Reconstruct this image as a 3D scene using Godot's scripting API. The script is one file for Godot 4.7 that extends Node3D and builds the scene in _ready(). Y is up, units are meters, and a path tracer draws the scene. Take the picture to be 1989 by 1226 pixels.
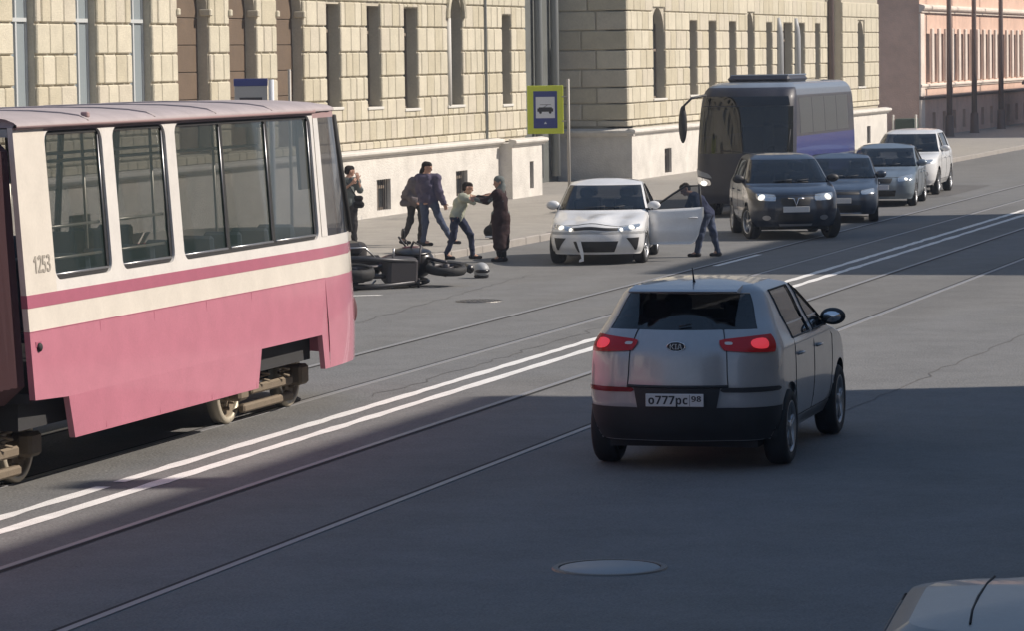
extends Node3D
# A street corner after a collision: an articulated tram, a fallen motorcycle, a damaged car,
# people helping, a queue of vehicles, and a long stone-faced building behind.
# World: the street runs along -Z, the building line is the plane x = -26.5, y is up, metres.

const BUILD_X := -26.5
const KERB_X := -20.3

var mat := {}
var taken := {}
var mesh_cache := {}
var rng := RandomNumberGenerator.new()


func _ready() -> void:
	rng.seed = 4711
	set_camera()
	set_sky_and_sun()
	make_materials()
	build_ground()
	build_stone_buildings()
	build_pink_building()
	build_buildings_opposite()
	build_street_furniture()
	build_tram()
	build_bus()
	build_cars()
	build_motorcycle()
	build_people()


# ------------------------------------------------------------------ camera, sky, sun, exposure
func set_camera() -> void:
	var yaw := 0.28828531
	var pitch := 0.07138979
	var roll := 0.01459888
	var fw := Vector3(-sin(yaw), 0, -cos(yaw))
	var rt := Vector3(cos(yaw), 0, -sin(yaw))
	var f2 := fw * cos(pitch) - Vector3.UP * sin(pitch)
	var u2 := Vector3.UP * cos(pitch) + fw * sin(pitch)
	var cam := Camera3D.new()
	cam.name = "camera"
	cam.transform = Transform3D(Basis(rt * cos(roll) - u2 * sin(roll), u2 * cos(roll) + rt * sin(roll), -f2), Vector3(0, 3.75, 0))
	cam.fov = 9.976
	cam.near = 0.5
	cam.far = 3000.0
	add_child(cam)
	cam.current = true


func set_sky_and_sun() -> void:
	var sky_mat := ProceduralSkyMaterial.new()
	sky_mat.sky_top_color = Color(0.42, 0.53, 0.68)
	sky_mat.sky_horizon_color = Color(0.71, 0.75, 0.80)
	sky_mat.sky_curve = 0.16
	sky_mat.ground_bottom_color = Color(0.24, 0.23, 0.22)
	sky_mat.ground_horizon_color = Color(0.52, 0.55, 0.58)
	sky_mat.sun_angle_max = 20.0
	var sky := Sky.new()
	sky.sky_material = sky_mat
	var env := Environment.new()
	env.background_mode = Environment.BG_SKY
	env.sky = sky
	env.background_energy_multiplier = 0.74
	# thin city haze
	env.fog_enabled = true
	env.fog_density = 0.0007
	env.fog_light_color = Color(0.80, 0.82, 0.85)
	env.tonemap_mode = Environment.TONE_MAPPER_LINEAR
	env.tonemap_exposure = 1.24
	env.sdfgi_enabled = true
	env.ssao_enabled = true
	env.ssil_enabled = true
	var we := WorldEnvironment.new()
	we.name = "environment"
	we.environment = env
	add_child(we)
	var sun := DirectionalLight3D.new()
	sun.name = "sun"
	sun.light_energy = 1.5
	sun.light_color = Color(1.0, 0.955, 0.90)
	sun.light_angular_distance = 0.5
	sun.shadow_enabled = true
	add_child(sun)
	var towards := Vector3(cos(deg_to_rad(22.0)) * cos(deg_to_rad(37.0)), sin(deg_to_rad(37.0)), -sin(deg_to_rad(22.0)) * cos(deg_to_rad(37.0)))
	sun.look_at_from_position(towards * 100.0, Vector3.ZERO, Vector3.UP)


# ------------------------------------------------------------------ naming and nodes
func numbered(called: String) -> String:
	if not taken.has(called):
		taken[called] = 0
		return called
	taken[called] += 1
	return "%s_%03d" % [called, taken[called]]


func tag(o: Node3D, label: String, category: String, group := "") -> Node3D:
	o.set_meta("label", label)
	o.set_meta("category", category)
	if group != "":
		o.set_meta("group", group)
	return o


func thing(called: String, label: String, category: String, at := Vector3.ZERO, turn := 0.0, group := "") -> Node3D:
	var o := Node3D.new()
	o.name = numbered(called)
	add_child(o)
	o.position = at
	o.rotation.y = turn
	return tag(o, label, category, group)


func part(called: String, st, m, parent: Node3D, smooth := false) -> MeshInstance3D:
	var o := MeshInstance3D.new()
	o.name = called
	if st is SurfaceTool:
		st.generate_normals()
		o.mesh = st.commit()
	else:
		o.mesh = st
	o.material_override = mat[m] if m is String else m
	parent.add_child(o, true)
	return o


func structure(called: String, st, m) -> MeshInstance3D:
	var o := part(numbered(called), st, m, self)
	o.set_meta("kind", "structure")
	return o


# ------------------------------------------------------------------ shapes
func mb(smooth := false) -> SurfaceTool:
	var st := SurfaceTool.new()
	st.begin(Mesh.PRIMITIVE_TRIANGLES)
	st.set_smooth_group(0 if smooth else -1)
	return st


# while this is above zero, shapes are drawn in by so much per metre above 0.8 m: the tram's sides lean inwards
var tumblehome := 0.0


func tri(st: SurfaceTool, a: Vector3, b: Vector3, c: Vector3) -> void:
	if tumblehome > 0.0:
		a.x *= 1.025 - tumblehome * maxf(0.0, a.y - 0.8)
		b.x *= 1.025 - tumblehome * maxf(0.0, b.y - 0.8)
		c.x *= 1.025 - tumblehome * maxf(0.0, c.y - 0.8)
	st.add_vertex(a)
	st.add_vertex(b)
	st.add_vertex(c)


func quad(st: SurfaceTool, a: Vector3, b: Vector3, c: Vector3, d: Vector3) -> void:
	tri(st, a, b, c)
	tri(st, a, c, d)


# box by two corners (flat shaded)
func box(st: SurfaceTool, lo: Vector3, hi: Vector3, t := Transform3D.IDENTITY) -> void:
	var p := []
	for i in 8:
		p.append(t * Vector3(hi.x if i & 1 else lo.x, hi.y if i & 2 else lo.y, hi.z if i & 4 else lo.z))
	for f in [[0, 4, 6, 2], [1, 3, 7, 5], [0, 1, 5, 4], [2, 6, 7, 3], [0, 2, 3, 1], [4, 5, 7, 6]]:
		quad(st, p[f[0]], p[f[1]], p[f[2]], p[f[3]])


# box with chamfered edges
func cbox(st: SurfaceTool, lo: Vector3, hi: Vector3, c: float, t := Transform3D.IDENTITY) -> void:
	var mid := (lo + hi) * 0.5
	var h := (hi - lo) * 0.5
	var cc := minf(c, minf(h.x, minf(h.y, h.z)) * 0.9)
	# per corner three points
	var P := {}
	for i in 8:
		var s := Vector3(1 if i & 1 else -1, 1 if i & 2 else -1, 1 if i & 4 else -1)
		for ax in 3:
			var q := h - Vector3.ONE * cc
			q[ax] = h[ax]
			P[i * 3 + ax] = t * (mid + Vector3(q.x * s.x, q.y * s.y, q.z * s.z))
	for f in [[0, 4, 6, 2, 0], [1, 3, 7, 5, 0], [0, 1, 5, 4, 1], [2, 6, 7, 3, 1], [0, 2, 3, 1, 2], [4, 5, 7, 6, 2]]:
		quad(st, P[f[0] * 3 + f[4]], P[f[1] * 3 + f[4]], P[f[2] * 3 + f[4]], P[f[3] * 3 + f[4]])
	for e in [[0, 1, 1, 2], [2, 3, 1, 2], [4, 5, 1, 2], [6, 7, 1, 2], [0, 2, 0, 2], [1, 3, 0, 2], [4, 6, 0, 2], [5, 7, 0, 2], [0, 4, 0, 1], [1, 5, 0, 1], [2, 6, 0, 1], [3, 7, 0, 1]]:
		quad(st, P[e[0] * 3 + e[2]], P[e[1] * 3 + e[2]], P[e[1] * 3 + e[3]], P[e[0] * 3 + e[3]])
	for i in 8:
		tri(st, P[i * 3], P[i * 3 + 1], P[i * 3 + 2])


func block_mesh(size: Vector3, c: float) -> Mesh:
	var key := "%d_%d_%d_%d" % [roundi(size.x * 200), roundi(size.y * 200), roundi(size.z * 50), roundi(c * 1000)]
	if not mesh_cache.has(key):
		var st := mb()
		cbox(st, -size * 0.5, size * 0.5, c)
		st.generate_normals()
		mesh_cache[key] = st.commit()
	return mesh_cache[key]


# tube through points
func tube(st: SurfaceTool, pts: Array, rad, sides := 8, cap := true) -> void:
	var rings := []
	var prev := Vector3.ZERO
	for i in pts.size():
		var d: Vector3 = (pts[mini(i + 1, pts.size() - 1)] - pts[maxi(i - 1, 0)]).normalized()
		var u := prev
		if u == Vector3.ZERO or absf(u.dot(d)) > 0.95:
			u = Vector3.UP if absf(d.y) < 0.9 else Vector3.RIGHT
		u = (u - d * u.dot(d)).normalized()
		prev = u
		var w := d.cross(u)
		var r: float = rad[i] if rad is Array else rad
		var ring := []
		for k in sides:
			var a := TAU * k / sides
			ring.append(pts[i] + (u * cos(a) + w * sin(a)) * r)
		rings.append(ring)
	for i in rings.size() - 1:
		for k in sides:
			var k2 := (k + 1) % sides
			quad(st, rings[i][k], rings[i][k2], rings[i + 1][k2], rings[i + 1][k])
	if cap:
		for k in sides:
			tri(st, pts[0], rings[0][(k + 1) % sides], rings[0][k])
			tri(st, pts[-1], rings[-1][k], rings[-1][(k + 1) % sides])


# lathe: profile of (radius, height) about the local y axis of t
func lathe(st: SurfaceTool, prof: Array, seg := 24, t := Transform3D.IDENTITY) -> void:
	for k in seg:
		var a := TAU * k / seg
		var b := TAU * (k + 1) / seg
		for i in prof.size() - 1:
			var p: Vector2 = prof[i]
			var q: Vector2 = prof[i + 1]
			var p1 := t * Vector3(p.x * cos(a), p.y, p.x * sin(a))
			var p2 := t * Vector3(p.x * cos(b), p.y, p.x * sin(b))
			var q1 := t * Vector3(q.x * cos(a), q.y, q.x * sin(a))
			var q2 := t * Vector3(q.x * cos(b), q.y, q.x * sin(b))
			if p.x > 1e-5 and q.x > 1e-5:
				quad(st, p1, p2, q2, q1)
			elif p.x > 1e-5:
				tri(st, p1, p2, q1)
			elif q.x > 1e-5:
				tri(st, p1, q2, q1)


# a 2D polygon extruded from w0 to w1 along the local z axis of t
func prism(st: SurfaceTool, poly: PackedVector2Array, w0: float, w1: float, t := Transform3D.IDENTITY) -> void:
	var idx := Geometry2D.triangulate_polygon(poly)
	for i in range(0, idx.size(), 3):
		for w in [w0, w1]:
			var a := t * Vector3(poly[idx[i]].x, poly[idx[i]].y, w)
			var b := t * Vector3(poly[idx[i + 1]].x, poly[idx[i + 1]].y, w)
			var c := t * Vector3(poly[idx[i + 2]].x, poly[idx[i + 2]].y, w)
			tri(st, a, b, c)
	for i in poly.size():
		var p := poly[i]
		var q := poly[(i + 1) % poly.size()]
		quad(st, t * Vector3(p.x, p.y, w0), t * Vector3(q.x, q.y, w0), t * Vector3(q.x, q.y, w1), t * Vector3(p.x, p.y, w1))


# maps local (x, y, z) to the wall: x -> -Z of the world (along the wall), y -> up, z -> +X (out of the wall)
func wall_frame(x: float) -> Transform3D:
	return Transform3D(Basis(Vector3(0, 0, -1), Vector3(0, 1, 0), Vector3(1, 0, 0)), Vector3(x, 0, 0))


func ellipsoid(st: SurfaceTool, c: Vector3, r: Vector3, t := Transform3D.IDENTITY, n := 12) -> void:
	for i in n:
		for k in n * 2:
			var p := []
			for e in [[i, k], [i, k + 1], [i + 1, k + 1], [i + 1, k]]:
				var th: float = PI * e[0] / n
				var ph: float = PI * e[1] / n
				p.append(t * (c + Vector3(r.x * sin(th) * cos(ph), r.y * cos(th), r.z * sin(th) * sin(ph))))
			if i == 0:
				tri(st, p[0], p[2], p[3])
			elif i == n - 1:
				tri(st, p[0], p[1], p[2])
			else:
				quad(st, p[0], p[1], p[2], p[3])


func text_part(called: String, words: String, height: float, m, parent: Node3D, t: Transform3D, width := 0.0, font := "Droid Sans") -> MeshInstance3D:
	var tm := TextMesh.new()
	var f := SystemFont.new()
	f.font_names = PackedStringArray([font])
	f.font_weight = 700
	tm.font = f
	tm.text = words
	tm.font_size = 64
	tm.pixel_size = height / 46.0
	tm.depth = 0.003
	tm.curve_step = 2.0
	var o := part(called, tm, m, parent)
	var s := 1.0
	if width > 0.0:
		var w := tm.get_aabb().size.x
		if w > 0.001:
			s = width / w
	o.transform = t * Transform3D(Basis.from_scale(Vector3(s, 1, 1)), Vector3.ZERO)
	return o


# ------------------------------------------------------------------ materials
func lin(r: float, g: float, b: float) -> Color:
	return Color(r, g, b).linear_to_srgb()


# a tileable texture of small differences in tone; values multiply the albedo
func tone_texture(seed_: int, size: int, layers: Array, speck := 0.0, tint := Vector3.ONE) -> ImageTexture:
	var acc := PackedFloat32Array()
	acc.resize(size * size)
	acc.fill(0.0)
	for L in layers:
		var n := FastNoiseLite.new()
		n.seed = seed_ + int(L[0] * 1000)
		n.noise_type = L[3] if L.size() > 3 else FastNoiseLite.TYPE_SIMPLEX_SMOOTH
		n.frequency = L[0] / size
		n.fractal_octaves = L[2]
		n.fractal_type = FastNoiseLite.FRACTAL_FBM
		var im := n.get_seamless_image(size, size)
		im.convert(Image.FORMAT_L8)
		var d := im.get_data()
		var amp: float = L[1]
		for i in size * size:
			acc[i] += (d[i] / 255.0 - 0.5) * 2.0 * amp
	var r := RandomNumberGenerator.new()
	r.seed = seed_
	var out := PackedByteArray()
	out.resize(size * size * 3)
	for i in size * size:
		var v := 1.0 + acc[i]
		if speck > 0.0:
			v += r.randf_range(-speck, speck)
		v = clampf(v * 0.8, 0.0, 1.0)
		out[i * 3] = int(clampf(pow(v, 1.0 / 2.2) * tint.x, 0, 1) * 255)
		out[i * 3 + 1] = int(clampf(pow(v, 1.0 / 2.2) * tint.y, 0, 1) * 255)
		out[i * 3 + 2] = int(clampf(pow(v, 1.0 / 2.2) * tint.z, 0, 1) * 255)
	var img := Image.create_from_data(size, size, false, Image.FORMAT_RGB8, out)
	return ImageTexture.create_from_image(img)


func bump_texture(seed_: int, size: int, freq: float, strength: float, octaves := 4) -> ImageTexture:
	var n := FastNoiseLite.new()
	n.seed = seed_
	n.noise_type = FastNoiseLite.TYPE_SIMPLEX
	n.frequency = freq / size
	n.fractal_octaves = octaves
	var im := n.get_seamless_image(size, size)
	im.convert(Image.FORMAT_RGBA8)
	im.bump_map_to_normal_map(strength)
	return ImageTexture.create_from_image(im)


func new_mat(called: String, c: Color, rough: float, metal := 0.0, spec := 0.5) -> StandardMaterial3D:
	var m := StandardMaterial3D.new()
	m.albedo_color = c
	m.roughness = rough
	m.metallic = metal
	m.metallic_specular = spec
	mat[called] = m
	return m


func textured(m: StandardMaterial3D, tex: Texture2D, scale_: float, nrm: Texture2D = null, nscale := 1.0) -> StandardMaterial3D:
	m.albedo_texture = tex
	m.uv1_triplanar = true
	m.uv1_world_triplanar = true
	m.uv1_scale = Vector3.ONE * scale_
	if nrm != null:
		m.normal_enabled = true
		m.normal_texture = nrm
		m.normal_scale = nscale
	return m


func paint(called: String, c: Color, rough := 0.32, metal := 0.0) -> StandardMaterial3D:
	var m := new_mat(called, c, rough, metal)
	m.clearcoat_enabled = true
	m.clearcoat = 0.8
	m.clearcoat_roughness = 0.06
	m.albedo_texture = mat["grime_texture"]
	m.uv1_triplanar = true
	m.uv1_scale = Vector3.ONE * 0.5
	return m


func glass(called: String, c: Color, alpha: float, rough := 0.02) -> StandardMaterial3D:
	var m := new_mat(called, Color(c.r, c.g, c.b, alpha), rough)
	m.transparency = BaseMaterial3D.TRANSPARENCY_ALPHA
	m.metallic_specular = 0.6
	return m


func glow(called: String, c: Color, energy: float) -> StandardMaterial3D:
	var m := new_mat(called, c, 0.2)
	m.emission_enabled = true
	m.emission = c
	m.emission_energy_multiplier = energy
	return m


func make_materials() -> void:
	var asphalt_tone := tone_texture(11, 1024, [[6.0, 0.10, 3], [40.0, 0.08, 3], [220.0, 0.10, 2]], 0.20)
	var stone_tone := tone_texture(23, 512, [[4.0, 0.07, 3], [30.0, 0.07, 3], [120.0, 0.05, 2]], 0.05)
	var plaster_tone := tone_texture(31, 512, [[3.0, 0.10, 4], [14.0, 0.07, 3], [90.0, 0.04, 2]], 0.03)
	mat["grime_texture"] = tone_texture(47, 512, [[5.0, 0.06, 3], [40.0, 0.045, 3], [200.0, 0.02, 2]], 0.015)
	var grain := bump_texture(5, 512, 180.0, 3.0)
	var soft := bump_texture(6, 512, 60.0, 2.5)
	# the tone textures average 0.8, so albedo colours are given a quarter brighter
	var a := textured(new_mat("asphalt", lin(0.205, 0.205, 0.205), 0.82, 0.0, 0.4), asphalt_tone, 1.0 / 7.3, grain, 0.2)
	a.vertex_color_use_as_albedo = true
	textured(new_mat("patch", lin(0.15, 0.146, 0.143), 0.85, 0.0, 0.4), asphalt_tone, 1.0 / 5.1, grain, 0.2)
	textured(new_mat("pavement", lin(0.42, 0.395, 0.36), 0.9, 0.0, 0.3), asphalt_tone, 1.0 / 6.1, grain, 0.5)
	textured(new_mat("kerb", lin(0.42, 0.39, 0.36), 0.85, 0.0, 0.3), stone_tone, 0.4, grain, 0.5)
	textured(new_mat("line_paint", lin(0.95, 0.93, 0.90), 0.7, 0.0, 0.4), asphalt_tone, 1.0 / 2.3, grain, 0.4)
	new_mat("rail", lin(0.30, 0.30, 0.31), 0.5, 0.4)
	new_mat("groove", lin(0.02, 0.02, 0.02), 0.95)
	textured(new_mat("iron", lin(0.20, 0.19, 0.18), 0.45, 0.6), stone_tone, 1.4, grain, 0.5)
	var stones := [lin(0.69, 0.635, 0.50), lin(0.64, 0.58, 0.44), lin(0.74, 0.68, 0.54), lin(0.68, 0.62, 0.50)]
	for i in 4:
		textured(new_mat("stone%d" % i, stones[i], 0.9, 0.0, 0.3), stone_tone, 0.35, soft, 0.5)
	textured(new_mat("joint", lin(0.60, 0.55, 0.45), 0.95, 0.0, 0.2), stone_tone, 0.4)
	textured(new_mat("plinth", lin(0.78, 0.745, 0.69), 0.9, 0.0, 0.3), plaster_tone, 0.22, soft, 0.4)
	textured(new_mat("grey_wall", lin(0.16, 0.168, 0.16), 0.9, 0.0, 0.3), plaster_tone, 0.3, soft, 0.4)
	textured(new_mat("pink_plaster", lin(0.86, 0.60, 0.48), 0.92, 0.0, 0.3), plaster_tone, 0.2, soft, 0.3)
	textured(new_mat("pale_plaster", lin(0.92, 0.80, 0.70), 0.92, 0.0, 0.3), plaster_tone, 0.25, soft, 0.3)
	textured(new_mat("ochre_plaster", lin(0.62, 0.50, 0.36), 0.92, 0.0, 0.3), plaster_tone, 0.2, soft, 0.3)
	textured(new_mat("roof_metal", lin(0.22, 0.20, 0.19), 0.6, 0.4), plaster_tone, 0.3)
	new_mat("pipe", lin(0.25, 0.265, 0.265), 0.5, 0.3)
	new_mat("window_frame", lin(0.20, 0.16, 0.125), 0.6)
	new_mat("pale_frame", lin(0.50, 0.52, 0.52), 0.6)
	new_mat("white_sill", lin(0.62, 0.60, 0.55), 0.7)
	var wg := new_mat("window_glass", lin(0.035, 0.04, 0.042), 0.04)
	wg.metallic_specular = 0.7
	var bg := new_mat("pale_glass", lin(0.27, 0.31, 0.33), 0.06)  # paler blue-grey pane than the ordinary window glass
	bg.metallic_specular = 0.7
	new_mat("room", lin(0.05, 0.045, 0.04), 0.95)
	textured(new_mat("brown_infill", lin(0.17, 0.118, 0.078), 0.75), plaster_tone, 0.4, soft, 0.4)  # plain dark brown for the slabs in the arched bays
	# vehicles
	paint("tram_pink", lin(0.64, 0.23, 0.305), 0.42)
	paint("tram_band", lin(0.53, 0.15, 0.225), 0.42)
	paint("tram_cream", lin(0.92, 0.85, 0.75), 0.42)
	paint("tram_white", lin(0.95, 0.91, 0.86), 0.42)
	textured(new_mat("tram_roof", lin(0.46, 0.40, 0.405), 0.7), plaster_tone, 0.5)
	new_mat("tram_gutter", lin(0.33, 0.22, 0.22), 0.6)
	new_mat("bellows", lin(0.085, 0.035, 0.04), 0.8)
	textured(new_mat("dirty_metal", lin(0.25, 0.20, 0.145), 0.7, 0.3), stone_tone, 2.0, grain, 0.6)
	new_mat("wheel_metal", lin(0.50, 0.45, 0.36), 0.5, 0.5)
	new_mat("rubber", lin(0.018, 0.018, 0.019), 0.75)
	new_mat("black_plastic", lin(0.022, 0.022, 0.024), 0.55)
	new_mat("dark_inside", lin(0.03, 0.03, 0.032), 0.9)
	new_mat("seat_dark", lin(0.045, 0.045, 0.05), 0.9)
	new_mat("tram_seat", lin(0.10, 0.14, 0.20), 0.7)
	new_mat("tram_inside", lin(0.42, 0.43, 0.40), 0.8)
	new_mat("hand_rail", lin(0.60, 0.58, 0.52), 0.35, 0.5)
	new_mat("chrome", lin(0.75, 0.76, 0.78), 0.12, 1.0)
	new_mat("steel", lin(0.45, 0.45, 0.46), 0.35, 0.9)
	new_mat("rim", lin(0.42, 0.43, 0.45), 0.35, 0.7)
	new_mat("dark_rim", lin(0.06, 0.06, 0.065), 0.45, 0.5)
	glass("car_glass", Color(0.03, 0.04, 0.045), 0.72)
	glass("dark_glass", Color(0.02, 0.025, 0.03), 0.93)
	glass("tram_glass", Color(0.20, 0.245, 0.235), 0.58)
	glass("nose_glass", Color(0.25, 0.25, 0.25), 0.62)
	glass("bus_glass", Color(0.11, 0.13, 0.14), 0.72)
	glass("lamp_glass", Color(0.75, 0.78, 0.8), 0.25)
	paint("silver", lin(0.47, 0.48, 0.50), 0.35, 0.35)
	paint("white", lin(0.92, 0.92, 0.92), 0.3)
	paint("navy", lin(0.018, 0.027, 0.05), 0.3, 0.2)
	paint("dark_blue", lin(0.045, 0.062, 0.095), 0.3, 0.2)
	paint("grey_blue", lin(0.21, 0.26, 0.31), 0.32, 0.3)
	paint("pearl", lin(0.90, 0.88, 0.86), 0.3)
	paint("van_grey", lin(0.30, 0.295, 0.285), 0.5)
	mat["van_grey"].clearcoat = 0.3
	paint("bus_front", lin(0.022, 0.024, 0.042), 0.5)
	mat["bus_front"].clearcoat = 0.12
	paint("bus_blue", lin(0.05, 0.06, 0.24), 0.4)
	paint("bus_grey", lin(0.06, 0.062, 0.07), 0.45)
	var bsg := new_mat("bus_side_glass", lin(0.075, 0.078, 0.078), 0.3)
	bsg.metallic_specular = 0.6
	paint("bus_roof", lin(0.20, 0.235, 0.29), 0.45)
	new_mat("red_lens", lin(0.20, 0.010, 0.016), 0.12)
	new_mat("lid_metal", lin(0.31, 0.325, 0.34), 0.55, 0.5)
	glow("red_light", Color(1.0, 0.28, 0.32), 0.32)
	glow("red_glow", Color(0.62, 0.05, 0.08), 0.05)
	glow("head_light", Color(1.0, 0.98, 0.93), 1.1)
	new_mat("plate", lin(0.62, 0.62, 0.62), 0.5)
	new_mat("ink", lin(0.02, 0.02, 0.025), 0.6)
	new_mat("faded_ink", lin(0.33, 0.30, 0.26), 0.7)
	new_mat("bike_black", lin(0.014, 0.013, 0.015), 0.3)
	new_mat("bike_red", lin(0.07, 0.018, 0.02), 0.35)
	new_mat("bike_grey", lin(0.06, 0.055, 0.06), 0.45, 0.3)
	# signs
	new_mat("sign_yellow", lin(0.55, 0.62, 0.045), 0.45)
	new_mat("sign_blue", lin(0.030, 0.045, 0.20), 0.45)
	new_mat("sign_white", lin(0.62, 0.64, 0.68), 0.45)
	new_mat("sign_grey", lin(0.33, 0.34, 0.35), 0.5)
	new_mat("post", lin(0.36, 0.34, 0.31), 0.55, 0.3)
	new_mat("dark_post", lin(0.12, 0.085, 0.075), 0.6, 0.2)
	new_mat("green_box", lin(0.035, 0.06, 0.045), 0.6)
	# people
	new_mat("skin", lin(0.42, 0.24, 0.17), 0.6)
	for e in [["hair_dark", 0.018, 0.014, 0.012], ["cloth_charcoal", 0.045, 0.042, 0.043], ["cloth_grey", 0.15, 0.13, 0.135], ["cloth_violet", 0.085, 0.075, 0.115], ["cloth_navy", 0.028, 0.034, 0.065], ["cloth_jeans", 0.06, 0.075, 0.12], ["cloth_olive", 0.42, 0.43, 0.34], ["cloth_white", 0.66, 0.66, 0.66], ["cloth_maroon", 0.036, 0.021, 0.023], ["cloth_slate", 0.13, 0.145, 0.14], ["cloth_black", 0.016, 0.016, 0.018], ["shoe_dark", 0.03, 0.03, 0.035], ["bag_tan", 0.30, 0.24, 0.16]]:
		var m := new_mat(e[0], lin(e[1], e[2], e[3]), 0.9, 0.0, 0.3)
		m.rim_enabled = true
		m.rim = 0.15


# ------------------------------------------------------------------ ground
func build_ground() -> void:
	# one sheet to the horizon
	var st := mb()
	quad(st, Vector3(-900, -0.03, 900), Vector3(900, -0.03, 900), Vector3(900, -0.03, -1800), Vector3(-900, -0.03, -1800))
	structure("ground", st, "patch")
	# road: a grid with the tone of worn and repaired asphalt
	var n := FastNoiseLite.new()
	n.seed = 8
	n.frequency = 0.11
	n.fractal_octaves = 4
	var n2 := FastNoiseLite.new()
	n2.seed = 9
	n2.frequency = 0.6
	var rd := mb(true)
	var xs := []
	var x := KERB_X
	while x < 4.0:
		xs.append(x)
		x += 0.45
	xs.append(4.0)
	var zs := []
	var z := 20.0
	while z > -260.0:
		zs.append(z)
		z -= 0.9 if z > -110.0 else 3.0
	var tone := func(px: float, pz: float) -> Color:
		var v: float = 1.0 + 0.22 * n.get_noise_2d(px * 1.6, pz * 0.45) + 0.07 * n2.get_noise_2d(px, pz)
		# darker, oil-stained strips between the wheel tracks, paler worn wheel tracks
		v *= 1.0 + 0.05 * cos((px + 6.7) * TAU / 1.9) * (0.6 + 0.4 * n.get_noise_2d(pz * 0.4, px))
		return Color(v, v * 0.99, v * 0.97)
	for i in xs.size() - 1:
		for k in zs.size() - 1:
			var c := [[xs[i], zs[k]], [xs[i + 1], zs[k]], [xs[i + 1], zs[k + 1]], [xs[i], zs[k + 1]]]
			for q in [0, 1, 2, 0, 2, 3]:
				rd.set_color(tone.call(c[q][0], c[q][1]))
				rd.add_vertex(Vector3(c[q][0], 0, c[q][1]))
	structure("road", rd, "asphalt")
	# repair patches of newer asphalt
	for p in [[-17.3, -44.0, 1.6, 5.0, 0.1], [-16.6, -96.0, 1.8, 9.0, 0.0]]:
		var ps := mb()
		var ring := []
		for k in 14:
			var a: float = TAU * k / 14
			var e := Vector2(signf(cos(a)) * pow(absf(cos(a)), 0.4), signf(sin(a)) * pow(absf(sin(a)), 0.4)) * (1.0 + 0.08 * sin(k * 2.7))
			ring.append(Vector3(p[0], 0.004, p[1]) + Vector3(e.x * p[2] * 0.5, 0, e.y * p[3] * 0.5).rotated(Vector3.UP, p[4]))
		for k in 14:
			tri(ps, Vector3(p[0], 0.004, p[1]), ring[k], ring[(k + 1) % 14])
		structure("road_patch", ps, "patch")
	# cracks filled with tar
	for cr in [[-16.6, -46.0, -17.4, -60.0, 3], [-7.4, -36.0, -6.9, -52.0, 5], [-12.9, -38.0, -13.0, -52.0, 11], [-17.9, -50.0, -15.8, -50.6, 17]]:
		var crs := mb()
		var a0 := Vector2(cr[0], cr[1])
		var b0 := Vector2(cr[2], cr[3])
		var steps := 40
		var side := (b0 - a0).normalized().orthogonal()
		var last := a0
		var lw := 0.008
		for k in range(1, steps + 1):
			var q := a0.lerp(b0, float(k) / steps) + side * n2.get_noise_2d(k * 0.9, cr[4] * 17.0) * 0.16
			var w := 0.008 + 0.008 * absf(n2.get_noise_2d(k * 2.3, cr[4] * 5.0 + 90.0))
			quad(crs, Vector3(last.x - side.x * lw, 0.0035, last.y - side.y * lw), Vector3(last.x + side.x * lw, 0.0035, last.y + side.y * lw), Vector3(q.x + side.x * w, 0.0035, q.y + side.y * w), Vector3(q.x - side.x * w, 0.0035, q.y - side.y * w))
			last = q
			lw = w
		structure("road_crack", crs, "patch")
	# tram rails, each with its groove
	for rx in [-9.62, -11.27, -13.46, -14.92]:
		var rs := mb()
		box(rs, Vector3(rx - 0.035, -0.02, -250), Vector3(rx + 0.035, 0.008, 18))
		var r := structure("rail", rs, "rail")
		var gs := mb()
		var g0: float = rx - 0.085 if rx == -9.62 or rx == -13.46 else rx + 0.037
		quad(gs, Vector3(g0, 0.004, 18), Vector3(g0 + 0.048, 0.004, 18), Vector3(g0 + 0.048, 0.004, -250), Vector3(g0, 0.004, -250))
		part("groove", gs, "groove", r)
	# double centre line: worn, broken edges
	var wear := FastNoiseLite.new()
	wear.seed = 77
	wear.frequency = 0.9
	for lx in [-12.54, -12.16]:
		var ls := mb()
		var lz := 16.0
		while lz > -240.0:
			var step := 0.35
			var w0 := 0.072 + 0.04 * wear.get_noise_2d(lz, lx * 9.0)
			var w1 := 0.072 + 0.04 * wear.get_noise_2d(lz - step, lx * 9.0)
			var gone: bool = wear.get_noise_2d(lz * 0.5, lx * 31.0 + 40.0) > 0.62
			if not gone:
				quad(ls, Vector3(lx - w0, 0.005, lz), Vector3(lx + w0, 0.005, lz), Vector3(lx + w1, 0.005, lz - step), Vector3(lx - w1, 0.005, lz - step))
			lz -= step
		structure("centre_line", ls, "line_paint")
	# broken lane line left of the far track
	for dz in [-62.4]:
		var ds := mb()
		quad(ds, Vector3(-14.80, 0.005, dz), Vector3(-14.68, 0.005, dz), Vector3(-14.68, 0.005, dz - 3.6), Vector3(-14.80, 0.005, dz - 3.6))
		structure("lane_dash", ds, "line_paint")
	var sm := mb()
	quad(sm, Vector3(-18.75, 0.005, -54.1), Vector3(-18.3, 0.005, -54.35), Vector3(-18.28, 0.005, -54.5), Vector3(-18.73, 0.005, -54.3))
	structure("paint_mark", sm, "line_paint")
	# pavement and kerb stones
	var pv := mb()
	box(pv, Vector3(-60, -0.2, -300), Vector3(KERB_X - 0.16, 0.14, 30))
	structure("pavement", pv, "pavement")
	var kb := Node3D.new()
	kb.name = "kerb"
	kb.set_meta("kind", "structure")
	add_child(kb)
	var kz := 20.0
	var km := block_mesh(Vector3(0.17, 0.34, 0.99), 0.02)
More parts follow.
